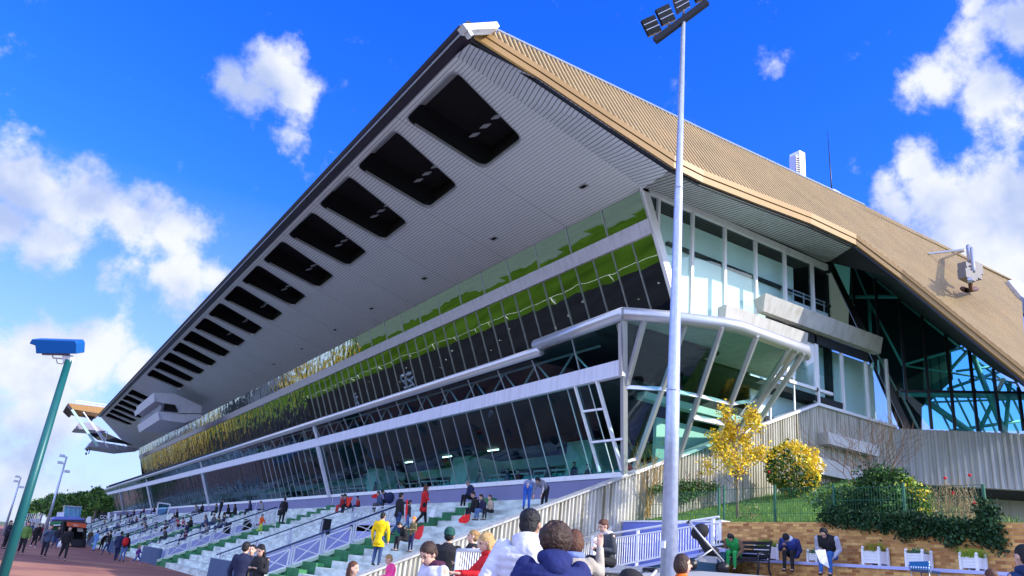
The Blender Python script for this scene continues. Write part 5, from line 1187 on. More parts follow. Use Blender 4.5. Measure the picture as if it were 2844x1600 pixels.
        if det == 2:
            pc = w+d*.030*H; b.loft([(w, sd, pn, .016*H, .012*H), (pc, sd, pn, .023*H, .011*H), (w+d*.052*H, sd, pn, .022*H, .010*H)], 10)
            for f_ in range(4):
                o = (f_-1.5)*.0112*H; L_ = (.040, .046, .043, .034)[f_]*H; p0 = w+d*.050*H+sd*o; p1 = p0+d*L_*.5+pn*.004*H; p2 = p1+(d*.75+pn*.65).normalized()*L_*.5; b.tube([p0, p1, p2], [.0056*H, .0050*H, .0042*H], 6)
            q = w+d*.018*H+sd*.020*H; b.tube([q, q+(d*.6+sd*.75).normalized()*.022*H, q+(d*.9+sd*.5).normalized()*.043*H], [.0070*H, .006*H, .0046*H], 6)
        else:
            b.loft([(w, sd, pn, .015*H, .011*H), (w+d*.03*H, sd, pn, .022*H, .011*H), (w+d*.055*H, sd, pn, .02*H, .009*H)], 8)
            for f_ in range(4): o = (f_-1.5)*.011*H; p0 = w+d*.05*H+sd*o; b.tube([p0, p0+d*.02*H, p0+d*.034*H+pn*.012*H], [.0055*H, .005*H, .0045*H], 4)
            q = w+d*.02*H+sd*.018*H; b.tube([q, q+(d*.7+sd*.7)*.032*H], [.007*H, .005*H], 5)
    o = b.build('body', SK[skin], t); soft(o, min(vox, .016 if det else .03)*sc if det < 2 else .0075, 2)
    if det >= 1:
        for s in (-1, 1):
            e_ = MB(); e_.ball(HD(s*.135, .335, .035), (.055*hs, .03*hs, .035*hs), 8, 6, hr); e_.build('eye', M['blackm'], t)
        e_ = MB(); e_.ball(HD(0, .385, -.235), (.10*hs, .03*hs, .025*hs), 8, 5, hr); e_.build('mouth', mat('lip_colour', (.30, .08, .07), .5), t)
        for s in (-1, 1):
            e_ = MB(); e_.cap(HD(s*.07, .36, .12), .014*hs, HD(s*.2, .325, .13), .012*hs, 5); e_.build('eyebrow', cloth(HC[hair]), t)
    # trousers
    b = MB(); g = .008*H; lo_ = .92
    b.cap(hip+V((-.03*H, 0, .02*H)), .068*H, hip+V((.03*H, 0, .02*H)), .068*H, n_)
    for i in range(2):
        b.cap(HJ[i], .064*H, K[i], .044*H, n_); q = lerp(K[i], A[i], lo_); b.cap(K[i], .042*H, q, .030*H, n_)
    o = b.build('trousers', cloth(legs), t); soft(o, vox, 2)
    for i in range(2):
        b = MB(); a = A[i]; dv = V((0, 1, 0)); b.ball(a+V((0, 0, -.012*H)), (.026*H, .03*H, .028*H), 8, 6); b.ball(a+V((0, .05*H, -.022*H)), (.025*H, .055*H, .018*H), 8, 6); o = b.build('shoe', cloth(shoes), t); soft(o, max(.012, vox*.6), 1)
    # jacket
    b = MB(); zt_ = [(-.04-coat, .092+.012*wide+coat*.12, .080+coat*.1), (.02, .094, .081), (.10, .092, .079), (.20, .108*wide, .092), (.255, .122*wide, .094), (.295, .104*wide, .076), (.325, .055, .056), (.342, .042, .045)]
    if pose in ('sit',): zt_[0] = (-.02, .098, .085)
    ax = sp @ V((1, 0, 0)); ay = sp @ V((0, 1, 0)); rings = []
    if puffer:
        k0, k1 = zt_[0][0], .30; nq = 9
        for i in range(nq*5+1):
            z = k0+(k1-k0)*i/(nq*5); j = 0
            while j < len(zt_)-2 and zt_[j+1][0] < z: j += 1
            u_ = (z-zt_[j][0])/(zt_[j+1][0]-zt_[j][0]); rx = zt_[j][1]+(zt_[j+1][1]-zt_[j][1])*u_; ry = zt_[j][2]+(zt_[j+1][2]-zt_[j][2])*u_; q = abs(math.sin(math.pi*i/5))**.6*.008
            rings.append((T(0, 0, z), ax, ay, (rx+q+.012)*H, (ry+q+.016)*H))
        b.loft(rings, 28)
    else: b.loft([(T(0, 0, z), ax, ay, rx*H, ry*H) for z, rx, ry in zt_], 18)
    fat = 1.55 if puffer else 1.25
    for i in range(2):
        S, e, w = ARMS[i]; S2 = lerp(S, T(0, 0, .27), .12); w2 = lerp(e, w, .93)
        if puffer:
            for (p, q, r0, r1) in ((S2, e, .040, .033), (e, w2, .032, .025)):
                k3 = 7; rr = [(r0+(r1-r0)*j/(k3*4)+.005*abs(math.sin(math.pi*j/4)))*H*1.15 for j in range(k3*4+1)]; b.tube([lerp(p, q, j/(k3*4)) for j in range(k3*4+1)], rr, 14)
            b.ball(S2, .05*H, 10, 8); b.ball(e, .038*H, 10, 8)
        else: b.cap(S2, .036*H*fat*.95, e, .029*H*fat, n_); b.cap(e, .029*H*fat, w2, .021*H*fat, n_)
    o = b.build('jacket', cloth(top), t); soft(o, vox if not puffer else .0125, 1 if puffer else 2)
    if coat:
        b = MB(); hz_ = hip.z; b.loft([(T(0, 0, .03), ax, ay, .088*H, .072*H), (V((0, -.005*H, hz_-coat*.5*H)), V((1, 0, 0)), V((0, 1, 0)), .098*H, .082*H), (V((0, -.01*H, hz_-coat*H)), V((1, 0, 0)), V((0, 1, 0)), .108*H, .09*H)], 18); b.build('coat_skirt', cloth(top), t)
    if sleeves:
        for i in range(2):
            S, e, w = ARMS[i]; b = MB(); b.cap(lerp(S, e, .05), .048*H, e, .039*H, n_); b.cap(e, .039*H, lerp(e, w, .93), .029*H, n_); o = b.build('sleeve', cloth(sleeves), t); soft(o, vox, 1)
    # collar / hood hanging behind / hood up
    if collar is not None:
        b = MB(); c_ = T(0, .0, .325); r_ = .052*H; b.tube([c_+sp @ V((math.cos(a)*r_, math.sin(a)*r_*.95, 0)) for a in [i*math.pi/6 for i in range(13)]], .026*H, 8); o = b.build('collar', cloth(collar), t); soft(o, max(vox*.8, .011), 1)
    if hood == 'back':
        b = MB(); b.ball(T(0, -.045, .325), (.085*H, .06*H, .05*H), 14, 9, sp); b.ball(T(0, -.075, .29), (.07*H, .045*H, .055*H), 12, 8, sp); b.ball(T(-.05, -.01, .33), (.035*H, .05*H, .035*H), 10, 7, sp); b.ball(T(.05, -.01, .33), (.035*H, .05*H, .035*H), 10, 7, sp); o = b.build('hood', cloth(top), t); soft(o, vox, 3)
    # hair and headwear
    b = MB(); hm = mat('hair_'+hair, HC[hair], .55, 0, .5, 22, 1.0, 45); nm = 'hair'
    if hood == 'up': b.ball(HD(0, -.12, .06), (.42*hs, .44*hs, .50*hs), 14, 10, hr); b.ball(HD(0, -.12, -.34), (.38*hs, .34*hs, .3*hs), 12, 8, hr); hm = cloth(extras[0] if extras else top); nm = 'hood_up'
    else:
        b.ball(HD(0, -.09, .17), (.375*hs, .42*hs, .375*hs), 14, 10, hr); b.ball(HD(0, -.22, -.06), (.34*hs, .27*hs, .32*hs), 12, 8, hr)
        if style == 'long': b.cap(HD(0, -.30, -.1), .27*hs, HD(0, -.38, -.85), .19*hs, 10); b.cap(HD(-.3, -.08, .0), .12*hs, HD(-.33, -.05, -.6), .11*hs, 8); b.cap(HD(.3, -.08, .0), .12*hs, HD(.33, -.05, -.6), .11*hs, 8)
        if style == 'bob': b.ball(HD(0, -.14, -.1), (.44*hs, .42*hs, .5*hs), 14, 10, hr)
        if style == 'bun': b.ball(HD(0, -.46, .22), .16*hs, 10, 8)
        if style == 'tail': b.cap(HD(0, -.42, .15), .13*hs, HD(0, -.6, -.45), .08*hs, 8)
        if style in ('curly', 'messy'):
            R_ = random.Random(label); rr = (.60, .085, 420) if style == 'curly' else (.42, .10, 60)
            for i in range(rr[2]):
                d = V((R_.gauss(0, 1), R_.gauss(0, 1), R_.gauss(0, 1))).normalized()
                if d.y > .55 and d.z < .35: continue
                if style == 'messy' and d.z < -.1: continue
                b.ball(HD(d.x*rr[0]*.8, d.y*rr[0]*.8-.12, .08+d.z*rr[0]*.78), rr[1]*hs*R_.uniform(.7, 1.3), 6, 5)
            if style == 'curly': b.ball(HD(0, -.14, .04), (.52*hs, .5*hs, .52*hs), 12, 8, hr)
        if hat: b = MB(); b.ball(HD(0, -.07, .22), (.40*hs, .44*hs, .40*hs), 14, 10, hr); b.ball(HD(0, -.09, .10), (.41*hs, .44*hs, .22*hs), 14, 8, hr); hm = cloth(hat); nm = 'hat'
    o = b.build(nm, hm, t); soft(o, (.009 if style == 'curly' else min(vox, .012)) if det == 2 else min(vox, .02), 1 if style in ('curly', 'messy') else 2)
    # a face-side cut: keep hair off the face by pushing it back a little is handled by the shapes above
    if nm == 'hat' and hair:
        b = MB(); b.ball(HD(0, -.2, -.12), (.35*hs, .26*hs, .26*hs), 10, 7, hr); o = b.build('hair', cloth(HC[hair]), t); soft(o, .02, 1)
    t['hand_l'] = tuple(ARMS[0][2]); t['hand_r'] = tuple(ARMS[1][2])
    for k_ in ('hand_l', 'hand_r'): HANDS[(t.name, k_)] = Matrix.Translation(pos) @ Matrix.Rotation(yaw, 4, 'Z') @ Vector(t[k_]); del t[k_]
    return t
HANDS = {}
def kind_is_fwd(k): return k in ('phone', 'hold', 'forward', 'lap', 'fore', 'face')
YTC = lambda p: math.atan2(-(C0.x-p[0]), (C0.y-p[1]))   # yaw that faces the camera
def on_steps(px, py):
    r = ray(px, py); r = r/r.length
    for i in range(1500, 40000):
        p = C0+r*(i*.005)
        if p.x > X0S and p.z <= step_z(min(p.x, 19.6)): return Vector((p.x, p.y, step_z(min(p.x, 19.6))))
    return at_axis(px, py, 2, 0)
def on_apron(px, py): p = at_axis(px, py, 2, 0); return Vector((p.x, p.y, 0))
def by_head(px, py, D, h, seat=False):
    """ground point for a figure whose head top is seen at px, py at depth D"""
    p = at_depth(px, py, D); return Vector((p.x, p.y, p.z-h))
BLK = (.012, .012, .015); NVY = (.012, .02, .07); JN = (.03, .06, .16); JNL = (.10, .18, .36); RED = (.55, .012, .015); WHT = (.72, .72, .78)
# --- walkers on the red apron
ap_ = [((54, 1541), 'man in a lime green jacket and black trousers walking towards the photographer', dict(h=1.78, pose='walk', top=(.14, .26, .05), legs=BLK, hair='auburn', collar=(.12, .14, .08)), .1),
       ((117, 1551), 'person in a slate jacket and dark track trousers, hand at face', dict(h=1.74, pose='walk', top=(.06, .09, .15), legs=(.015, .015, .03), hair='brown', arms=('down', 'face')), 0),
       ((170, 1556), 'woman in black walking with a white carrier bag', dict(h=1.76, pose='walk', top=BLK, legs=BLK, hair='black', style='long'), .3),
       ((258, 1530), 'person in a blue checked shirt and pale blue trousers by the first steps', dict(h=1.72, top=(.10, .25, .55), legs=(.20, .35, .65), hair='brown', arms=('hold', 'down')), 2.2),
       ((277, 1531), 'person in black bending beside the person in the checked shirt', dict(h=1.66, pose='stride', top=BLK, legs=BLK, hair='black', lean=.5), .9),
       ((292, 1541), 'man in a black jacket and jeans striding along the foot of the steps', dict(h=1.78, pose='walk', top=BLK, legs=JN, hair='black', arms=('swing', 'fore')), -1.9),
       ((319, 1558), 'person in a long navy coat walking beside the red backpack', dict(h=1.80, pose='walk', top=NVY, legs=NVY, hair='black', coat=.1), 2.9),
       ((336, 1560), 'person in jeans with a red backpack seen from behind', dict(h=1.72, top=(.02, .01, .02), legs=JNL, hair='black', style='long'), 2.9),
       ((376, 1570), 'small child in a purple jacket running on the red asphalt', dict(h=1.12, pose='run', top=(.12, .03, .22), legs=(.02, .08, .3), hair='fair', style='long', arms=('fore', 'swing'), shoes=(.6, .3, .3)), 1.3),
       ((28, 1530), 'dark dressed person partly hidden by the green pole', dict(h=1.75, top=BLK, legs=BLK, hair='black'), 1.5),
       ((8, 1524), 'person in dark clothes at the left edge of the crowd', dict(h=1.75, top=(.03, .03, .05), legs=BLK, hair='brown', arms=('hold', 'hold')), 1.0),
       ((90, 1520), 'person in black with white shoes walking behind the man in lime green', dict(h=1.72, pose='walk', top=BLK, legs=BLK, hair='black', shoes=(.6, .6, .6)), .3),
       ((148, 1525), 'person in blue jeans behind the woman in black', dict(h=1.7, pose='walk', top=(.03, .03, .04), legs=JN, hair='brown'), .4),
       ((243, 1516), 'person in a brown jacket standing near the food kiosk', dict(h=1.74, top=(.10, .07, .04), legs=(.12, .11, .1), hair='brown'), .3),
       ((222, 1516), 'person in black ordering at the food kiosk counter', dict(h=1.7, top=BLK, legs=BLK, hair='blond', style='long'), 3.0)]
named = {}
for (fx, fy), lab, kw, yw in ap_:
    p = on_apron(fx, fy); named[fx] = person(lab, p, YTC(p)+math.pi*0+yw, det=0, **kw)
random.seed(77)
cr = ['in a grey hooded top', 'in a dark blue coat', 'in a black padded jacket', 'in a wine red jacket', 'in a khaki parka', 'with fair hair and a dark jacket', 'in a dark green coat', 'in a blue denim jacket', 'in a brown coat', 'in a charcoal suit', 'in a cream jumper']
cc_ = [(.12, .12, .13), (.02, .04, .12), BLK, (.15, .01, .03), (.12, .11, .06), (.03, .03, .04), (.02, .06, .03), (.05, .1, .2), (.12, .07, .03), (.04, .04, .045), (.5, .45, .36)]
for i, (cx_, c2_) in enumerate([(60, 1506), (78, 1504), (97, 1507), (108, 1503), (120, 1506), (133, 1509), (141, 1502), (155, 1507), (163, 1503), (70, 1500), (45, 1504)]):
    p = on_apron(cx_, c2_); person('person %s, %s' % (cr[i], ['behind the man in lime green', 'between the green pole and the kiosk', 'before the beige wall', 'under the nearer lamp post', 'near the pale awning', 'beside the green kiosk', 'far back by the green kiosk', 'left of the food kiosk', 'just left of the dark kiosk panel', 'far back at the left of the crowd', 'close to the green pole'][i]), p, random.random()*6.28, h=random.uniform(1.62, 1.82), det=0, top=cc_[i], legs=random.choice([BLK, JN, NVY]), hair='blond' if i == 5 else random.choice(['black', 'brown']), arms=(random.choice(['down', 'hold']), 'down'), group='distant crowd on the red asphalt')
# --- people on the steps.  (foot or seat px), label, settings, yaw relative to facing the track (-x = pi/2)
TR = math.pi/2      # faces -x, down the steps
st_ = [(z3(1110, 905), 'woman with long hair in a bright red coat and tan boots holding a white paper', dict(h=1.76, pose='walk', top=RED, legs=BLK, hair='auburn', style='long', coat=.14, arms=('down', 'out'), shoes=(.35, .22, .12)), -TR-.2, 1),
       (z3(590, 1335), 'man in a bright yellow coat and jeans, back turned on the lower steps', dict(h=1.84, top=(.85, .56, .0), legs=JN, hair='black', coat=.13, arms=('down', 'down'), wide=1.3), -TR+.7, 1),
       (z3(815, 1010), 'man in a black coat and jeans climbing the steps', dict(h=1.84, pose='walk', top=BLK, legs=JN, hair='black', arms=('fore', 'down'), coat=.04), -TR+.2, 1),
       (z3(930, 975), 'child in a dark top and jeans climbing beside the man in black', dict(h=1.28, pose='walk', top=(.05, .04, .05), legs=JNL, hair='brown', shoes=(.6, .6, .6)), -TR, 1),
       (z3(980, 1200), 'child with an orange cap and olive vest holding a flag stick', dict(h=1.22, top=(.14, .11, .05), legs=NVY, hair='fair', hat=(.75, .22, .03), arms=('hold', 'hold')), TR+.3, 1),
       (z2(1395, 890), 'person in a black coat with red cuff carrying a black bag', dict(h=1.7, top=BLK, legs=BLK, hair='brown', arms=('fore', 'down'), coat=.12), -.3, 1),
       (z2(1150, 985), 'child in an orange jacket and lime leggings running up the green aisle', dict(h=1.28, pose='run', top=(.72, .10, .01), legs=(.42, .62, .08), hair='grey', arms=('forward', 'fore')), -TR+.4, 1),
       (z2(690, 785), 'person in black standing with an arm out on the upper steps', dict(h=1.72, top=BLK, legs=BLK, hair='black', arms=('down', 'out')), -TR, 0)]
for (fx, fy), lab, kw, yw, dt in st_:
    p = on_steps(fx, fy); named[lab[:12]] = person(lab, p, yw, det=dt, **kw)
def seated(px, py, lab, yaw=TR, det=1, group=None, **kw):
    p = on_steps(px, py); p.z += .09; return person(lab, p, yaw, pose='sit', det=det, group=group, arms=kw.pop('arms', ('lap', 'lap')), **kw)
seated(*z3(1690, 595), 'man in a navy jacket sitting on the top step against the lilac wall', lean=-.25, nod=.6, h=1.78, top=NVY, legs=BLK, hair='grey')
seated(*z3(1745, 790), 'woman in black with tied hair sitting beside the two seated children', lean=-.3, nod=.3, h=1.7, top=BLK, legs=BLK, hair='brown', style='bun')
seated(*z3(1830, 790), 'child in navy and jeans sitting beside the woman in black', lean=-.3, nod=.2, h=1.4, top=(.02, .02, .06), legs=JNL, hair='brown')
seated(*z3(1915, 800), 'child in a beige coat sitting at the end of the row by the ribbed wall', lean=-.25, h=1.3, top=(.42, .33, .24), legs=BLK, hair='auburn')
seated(*z3(930, 1140), 'person in black crouching on the low step behind the child with the flag', lean=-.5, nod=.5, h=1.6, top=BLK, legs=BLK, hair='black')
seated(*z3(290, 690), 'person with beard in black hunched near the railing with red scarves', lean=-.5, nod=.4, h=1.8, top=BLK, legs=BLK, hair='black')
seated(*z3(210, 720), 'person in red and black sitting left of the bearded one', lean=-.3, h=1.6, top=(.35, .02, .02), legs=(.5, .05, .04), hair='black')
seated(*z3(390, 700), 'child with a dark blue cap by the railing', lean=-.3, h=1.25, top=(.4, .02, .02), legs=NVY, hair='black', hat=(.01, .02, .10))
seated(*z3(650, 680), 'person in a blue grey jacket sitting behind the railing', lean=-.4, h=1.7, top=(.06, .09, .18), legs=(.1, .09, .1), hair='black')
seated(*z3(745, 650), 'person bending with a big navy backpack by the top of the stairs', lean=-.7, nod=.4, h=1.75, top=NVY, legs=BLK, hair='black')
for i, (x, y) in enumerate([(800, 770), (880, 760), (1050, 745), (540, 930)]):
    seated(*z2(x, y), ['hooded person in black sitting left of the pair on the middle steps', 'broad person in black sitting right in the pair on the middle steps', 'person in dark blue with a scarf sitting behind the crossed railing', 'person in blue seen through the lower crossed railing'][i], lean=-.3, det=0, h=1.7, top=[BLK, BLK, NVY, (.05, .07, .15)][i], legs=BLK, hair='black', hood='up' if i < 3 else None)
gl = ['in a dark jacket with a beige backpack', 'in red on the far steps', 'in a red and white patterned top', 'in black at the end of the row', 'in a checked black and white coat', 'in black beside the checked coat', 'in a striped jumper', 'with white cap low on the far steps', 'in dark blue higher up', 'in plum under the glass screen', 'in black under the glass screen', 'in grey beneath the strut', 'in dark green on the highest far step', 'in navy left of the glass screen', 'in black near the word sign', 'in a tan coat near the word sign', 'in a violet coat among the rails', 'in charcoal halfway up the far steps']
gp = [z2(210, 800), z2(215, 925), z2(280, 925), z2(365, 925), z2(430, 745), z2(500, 730), z2(150, 920), z1(1340, 925), z1(1540, 770), z1(1650, 740), z1(1770, 735), z1(1490, 730), z1(1420, 720), z1(1610, 800), z1(1270, 860), z1(1200, 890), z1(1480, 850), z1(1380, 800)]
for i, q in enumerate(gp):
    seated(*q, 'seated spectator '+gl[i], lean=-.3, det=0, h=1.7, top=[BLK, RED, (.5, .1, .12), BLK, (.3, .3, .33), BLK, (.2, .25, .5), (.1, .15, .3), NVY, (.12, .03, .1), BLK, (.12, .12, .13), (.02, .06, .04), NVY, BLK, (.35, .24, .12), (.12, .08, .25), (.04, .04, .05)][i], legs=BLK, hair='black', hat=(.6, .6, .6) if i == 7 else None, yaw=TR+random.uniform(-.4, .4), group='spectators seated on the far steps')
random.seed(41)
q_c = [BLK, NVY, (.05, .05, .06), (.12, .02, .03), (.03, .07, .14), (.25, .22, .18), (.02, .05, .03), (.1, .1, .11), (.3, .3, .34)]
q_n = ['black', 'navy', 'charcoal', 'wine red', 'slate blue', 'beige', 'bottle green', 'grey', 'pale grey']
plc = ['on the far steps below the glass screen', 'on the far steps below the second strut', 'between the far railings', 'by the far stair exit', 'high on the far steps under the lilac wall', 'low on the far steps near the walkers']
for i in range(34):
    X_ = random.randint(3, 14); x = X0S+.65*X_+.3; y = [random.uniform(64, 76), random.uniform(86, 97), random.uniform(107, 119), random.uniform(129, 150)][i//9]; ci = i % 9
    person('sitter in %s %s, number %d from the near side' % (q_n[ci], plc[i % 6], i+1) if 0 else 'sitter in a %s coat, %s' % (q_n[ci], ['past the second stair exit', 'past the third stair exit', 'past the fourth stair exit', 'at the distant end of the steps'][i//9]), Vector((x, y, .299*(X_+1)+.09)), TR+random.uniform(-.5, .5), h=random.uniform(1.6, 1.8), pose='sit', arms=('lap', 'lap'), lean=random.uniform(.1, .5), det=0, top=q_c[ci], legs=random.choice([BLK, JN, NVY]), hair=random.choice(['black', 'brown']), group='spectators seated on the far steps')
# two people bending on the top step by the wall
p = on_steps(*z4(250, 690)); person('person in blue dungarees and checked shirt bending over on the top step', p, -TR+.9, h=1.7, pose='bend', top=(.25, .25, .4), legs=(.02, .09, .42), hair='black', lean=1.15, arms=('reach', 'reach'))
p = on_steps(*z4(350, 690)); person('bending person in a black and white shirt beside the blue dungarees', p+Vector((.3, -.2, 0)), TR+.4, h=1.62, pose='bend', top=(.2, .2, .25), legs=BLK, hair='black', style='bob', lean=1.2, arms=('reach', 'reach'))
# seated pair behind the lower glass
for i, (x, lab, tp) in enumerate(((1185, 'bearded man in a red jacket sitting behind the lower glass', RED), (1270, 'woman in a cream top sitting behind the lower glass', (.5, .48, .36)))):
    q = at_axis(*z4(x, 190), 1, 25.9-i*.55); person(lab, Vector((21.9, q.y if 0 else 25.9-i*.6, 5.85)), TR, h=1.7, pose='sit', top=tp, legs=BLK, hair='black' if i == 0 else 'brown', arms=('lap', 'lap'), det=1)
for i in range(16):
    r_ = random.choice((0, 1, 2, 3)); y = 29+i*2.4+random.uniform(-.6, .6); x = 21.7+r_*.85; ci = i % 9
    person('visitor in %s sitting behind the lower glass, %s' % (q_n[ci], ['in the nearer rows', 'in the farther rows'][i//9]), Vector((x+.1, y, 5.2+(x-21.4)*.3256+.5)), TR, h=1.7, pose='sit', arms=('lap', 'lap'), lean=.2, det=0, top=q_c[ci], legs=BLK, hair='black', group='visitors seated behind the lower glass')
# --- foreground figures
def fg(px, py, D, h, lab, yaw, **kw):
    p = by_head(px, py, D, h); g_ = gz(p.x); dz = p.z-g_
    k_ = kw.pop('fit', True)
    if k_: p.z = g_; kw['h'] = max(.9, h+dz) if abs(dz) < .22 else h
    if k_ and abs(dz) >= .22: p.z = g_+dz
    return person(lab, p, yaw, det=kw.pop('det', 2), **{**dict(h=h), **kw})
CF = -math.atan2(fw.x, fw.y)     # same heading as the camera looks
DZ = {}
fg(1474, 1420, 7.3, 1.86, 'man with short black hair in a white quilted jacket seen from behind', CF+.0, top=(.62, .63, .74), legs=(.03, .03, .05), hair='black', style='short', skin='tan', puffer=True, hood='back', turn=-.45, wide=1.25, arms=('pocket', 'pocket'))
fg(1545, 1462, 6.3, 1.70, 'person with big curly hair in a hooded navy puffer coat, from behind', CF+.1, top=(.008, .016, .11), legs=BLK, hair='brown', style='curly', puffer=True, hood='back', wide=1.35, arms=('pocket', 'pocket'))
fg(1598, 1476, 8.2, 1.62, 'woman with a dark bob and beige coat raising an open hand beside the navy coat', CF-.2, top=(.36, .32, .26), legs=BLK, hair='auburn', style='bob', arms=('down', 'up'), collar=(.15, .2, .45), wide=1.1)
fg(1505, 1489, 8.4, 1.58, 'person with brown hair half hidden between the white and the navy jackets', CF+.4, top=(.10, .08, .16), legs=BLK, hair='auburn', style='bob', det=1)
fg(1216, 1502, 9.4, 1.74, 'young man with tousled brown hair in a white jacket and wine scarf', CF+2.2, top=(.62, .62, .74), legs=(.03, .03, .05), hair='brown', style='messy', nod=.65, turn=.2, arms=('phone', 'phone'), collar=(.06, .01, .04), wide=1.15)
fg(1250, 1470, 15.5, 1.80, 'person in a black coat and dark green beanie at the white barrier', CF-.3, top=BLK, legs=BLK, hair='black', hat=(.01, .07, .055), coat=.2, arms=('down', 'rest'), wide=1.15)
fg(1317, 1475, 14.8, 1.68, 'woman in a black top seen in profile behind the white barrier', CF+1.7, top=BLK, legs=BLK, hair='fair', style='bun', arms=('hold', 'hold'))
fg(1368, 1482, 11.2, 1.68, 'blond woman in a red hooded top holding a phone over the barrier', CF+1.9, top=(.62, .012, .015), legs=BLK, hair='blond', style='long', nod=.35, arms=('forward', 'forward'), collar=RED)
fg(982, 1566, 13.0, 1.45, 'auburn long haired girl at the bottom edge below the steps', CF-1.9, top=(.15, .13, .1), legs=BLK, hair='auburn', style='long', det=1)
fg(1091, 1543, 16.0, 1.15, 'little fair haired girl in a bright pink jacket looking down', CF+2.0, top=(.85, .06, .25), legs=(.1, .1, .1), hair='fair', style='short', nod=.5, arms=('hold', 'hold'), det=1)
fg(686, 1507, 18.5, 1.80, 'man in a long navy coat with short black hair standing with his back turned', CF-.2, top=(.010, .014, .05), legs=BLK, hair='black', coat=.12, det=1, wide=1.15)
fg(704, 1515, 19.2, 1.72, 'man in an olive jacket facing the photographer behind the navy coat', CF+math.pi, top=(.06, .06, .045), legs=BLK, hair='black', det=1)
fg(733, 1516, 17.2, 1.70, 'woman with long dark hair in a black coat looking at her phone', CF+2.8, top=BLK, legs=BLK, hair='black', style='long', nod=.45, arms=('phone', 'phone'), det=2)
fg(1895, 1549, 9.4, 1.35, 'dark haired child in a bright orange jacket at the foot of the lamp pole', CF-1.6, top=(.85, .16, .01), legs=BLK, hair='brown', style='bob', det=2)
fg(2844, 1518, 8.6, 1.78, 'person in a navy jacket cut by the right edge', CF+.2, top=(.01, .03, .10), legs=BLK, hair='black', det=1, hood='back')
fg(2752, 1584, 10.5, 1.50, 'person with shaved hair whose head just shows at the bottom right', CF, top=BLK, legs=BLK, hair='auburn', det=1)
# seated on the terrace
def sitat(px, py, X, z, lab, yaw, **kw): p = at_axis(px, py, 0, X); return person(lab, Vector((X, p.y, z)), yaw, pose='sit', **kw)
BN = math.pi/2
sitat(*z5(600, 1260), 18.45, 2.80, 'person in bright green clothes and brown jacket on the black bench', BN+.35, h=1.56, wide=1.2, top=(.02, .30, .07), legs=(.02, .30, .07), hair='black', style='bob', sleeves=(.20, .11, .06), lean=.6, nod=.6, arms=('lap', 'lap'), det=2, hood=None)
sitat(*z5(1260, 1270), 19.55, 2.93, 'person in a black beanie and blue tracksuit top hunched on the ledge', BN+.3, h=1.66, wide=1.25, top=(.03, .05, .22), legs=BLK, hair='black', hat=BLK, sleeves=(.02, .03, .14), lean=.7, nod=.6, arms=('lap', 'face'), det=2, collar=(.7, .7, .75))
sitat(*z5(1690, 1290), 19.55, 2.93, 'person in a black hood and jeans reading a paper on the ledge', BN+.3, h=1.84, wide=1.25, top=BLK, legs=(.03, .12, .36), hair='black', hood='up', sleeves=(.42, .42, .5), lean=.55, nod=.5, arms=('lap', 'phone'), det=2)
q = at_depth(1690, 1560, 15.0); person('woman with tied auburn hair and fur collared grey coat sitting with a phone', Vector((q.x, q.y, q.z-.1)), CF+2.1, pose='sit', h=1.66, top=(.045, .05, .06), legs=BLK, hair='auburn', style='bun', nod=.35, lean=-.15, arms=('phone', 'phone'), det=2, collar=(.55, .50, .47))
fc = thing('stool', 'low dark stool under the woman with the fur collar', 'seat', (q.x, q.y, gz(q.x))); hh_ = q.z-.2-gz(q.x)
b = MB(); b.box((-.3, -.3, hh_-.05), (.3, .3, hh_)); b.build('seat', M['blackm'], fc)
for sx in (-1, 1):
    for sy in (-1, 1): b = MB(); b.tube([(sx*.26, sy*.26, 0), (sx*.26, sy*.26, hh_-.05)], .02, 6); b.build('leg', M['blackm'], fc)
# --- held and loose items
def item(name, label, cat, loc, build, mats, rot=0):
    b = MB(); build(b); o = b.build(name, mats); o.location = loc; o.rotation_euler = (0, 0, rot); return tag(o, label, cat)
q = on_apron(161, 1540); item('carrier_bag', 'white carrier bag hanging from the woman in black on the asphalt', 'bag', Vector((q.x, q.y, 0))+Vector((0, 0, .45)), lambda b: (b.loft([((0, 0, 0), (1, 0, 0), (0, 1, 0), .2, .1), ((0, 0, .25), (1, 0, 0), (0, 1, 0), .16, .08), ((0, 0, .45), (1, 0, 0), (0, 1, 0), .05, .03)], 10), b.tube([(0, 0, .45), (0, 0, .6)], .01, 4)), M['white'])
p = named[336].location; item('red_backpack', 'red backpack worn by the person in jeans', 'backpack', Vector((p.x-.05, p.y-.24, 1.1)), lambda b: (b.ball((0, 0, .1), (.19, .12, .27), 12, 8), b.ball((0, -.09, .0), (.14, .07, .14), 10, 6)), cloth(RED))
q = on_steps(*z2(1365, 830)); item('hand_bag', 'black shopping bag held by the person with the red cuff', 'bag', q+Vector((0, 0, .35)), lambda b: (b.box((-.05, -.2, 0), (.05, .2, .38)), b.tube([(0, -.1, .38), (0, 0, .55), (0, .1, .38)], .012, 5)), cloth(BLK))
p = named['woman with l'].location; q = at_depth(*z3(1250, 715), (p-C0).dot(fw)); item('paper', 'white race paper in the hand of the woman in red', 'paper', q, lambda b: (b.prism([(-.08, 0, .12), (.10, 0, .16), (.05, 0, -.22), (-.12, 0, -.2)], (0, .015, 0)),), M['white'], CF)
q0 = at_depth(*z3(1600, 830), 33.2)
def flag(b, w=.6, h=.45): b.prism([(-w/2, 0, -h*.15), (-w*.1, .03, h*.45), (w/2, 0, h*.6), (w*.45, .02, -h*.2), (w*.2, 0, -h*.5), (-w*.4, .02, -h*.5)], (0, .02, 0))
p = on_steps(*z3(1600, 880)); item('red_flag', 'red paper flag on sticks lying before the seated woman in black', 'flag', p+Vector((0, 0, .30)), lambda b: flag(b, .46, .34), cloth((.75, .02, .02)), CF)
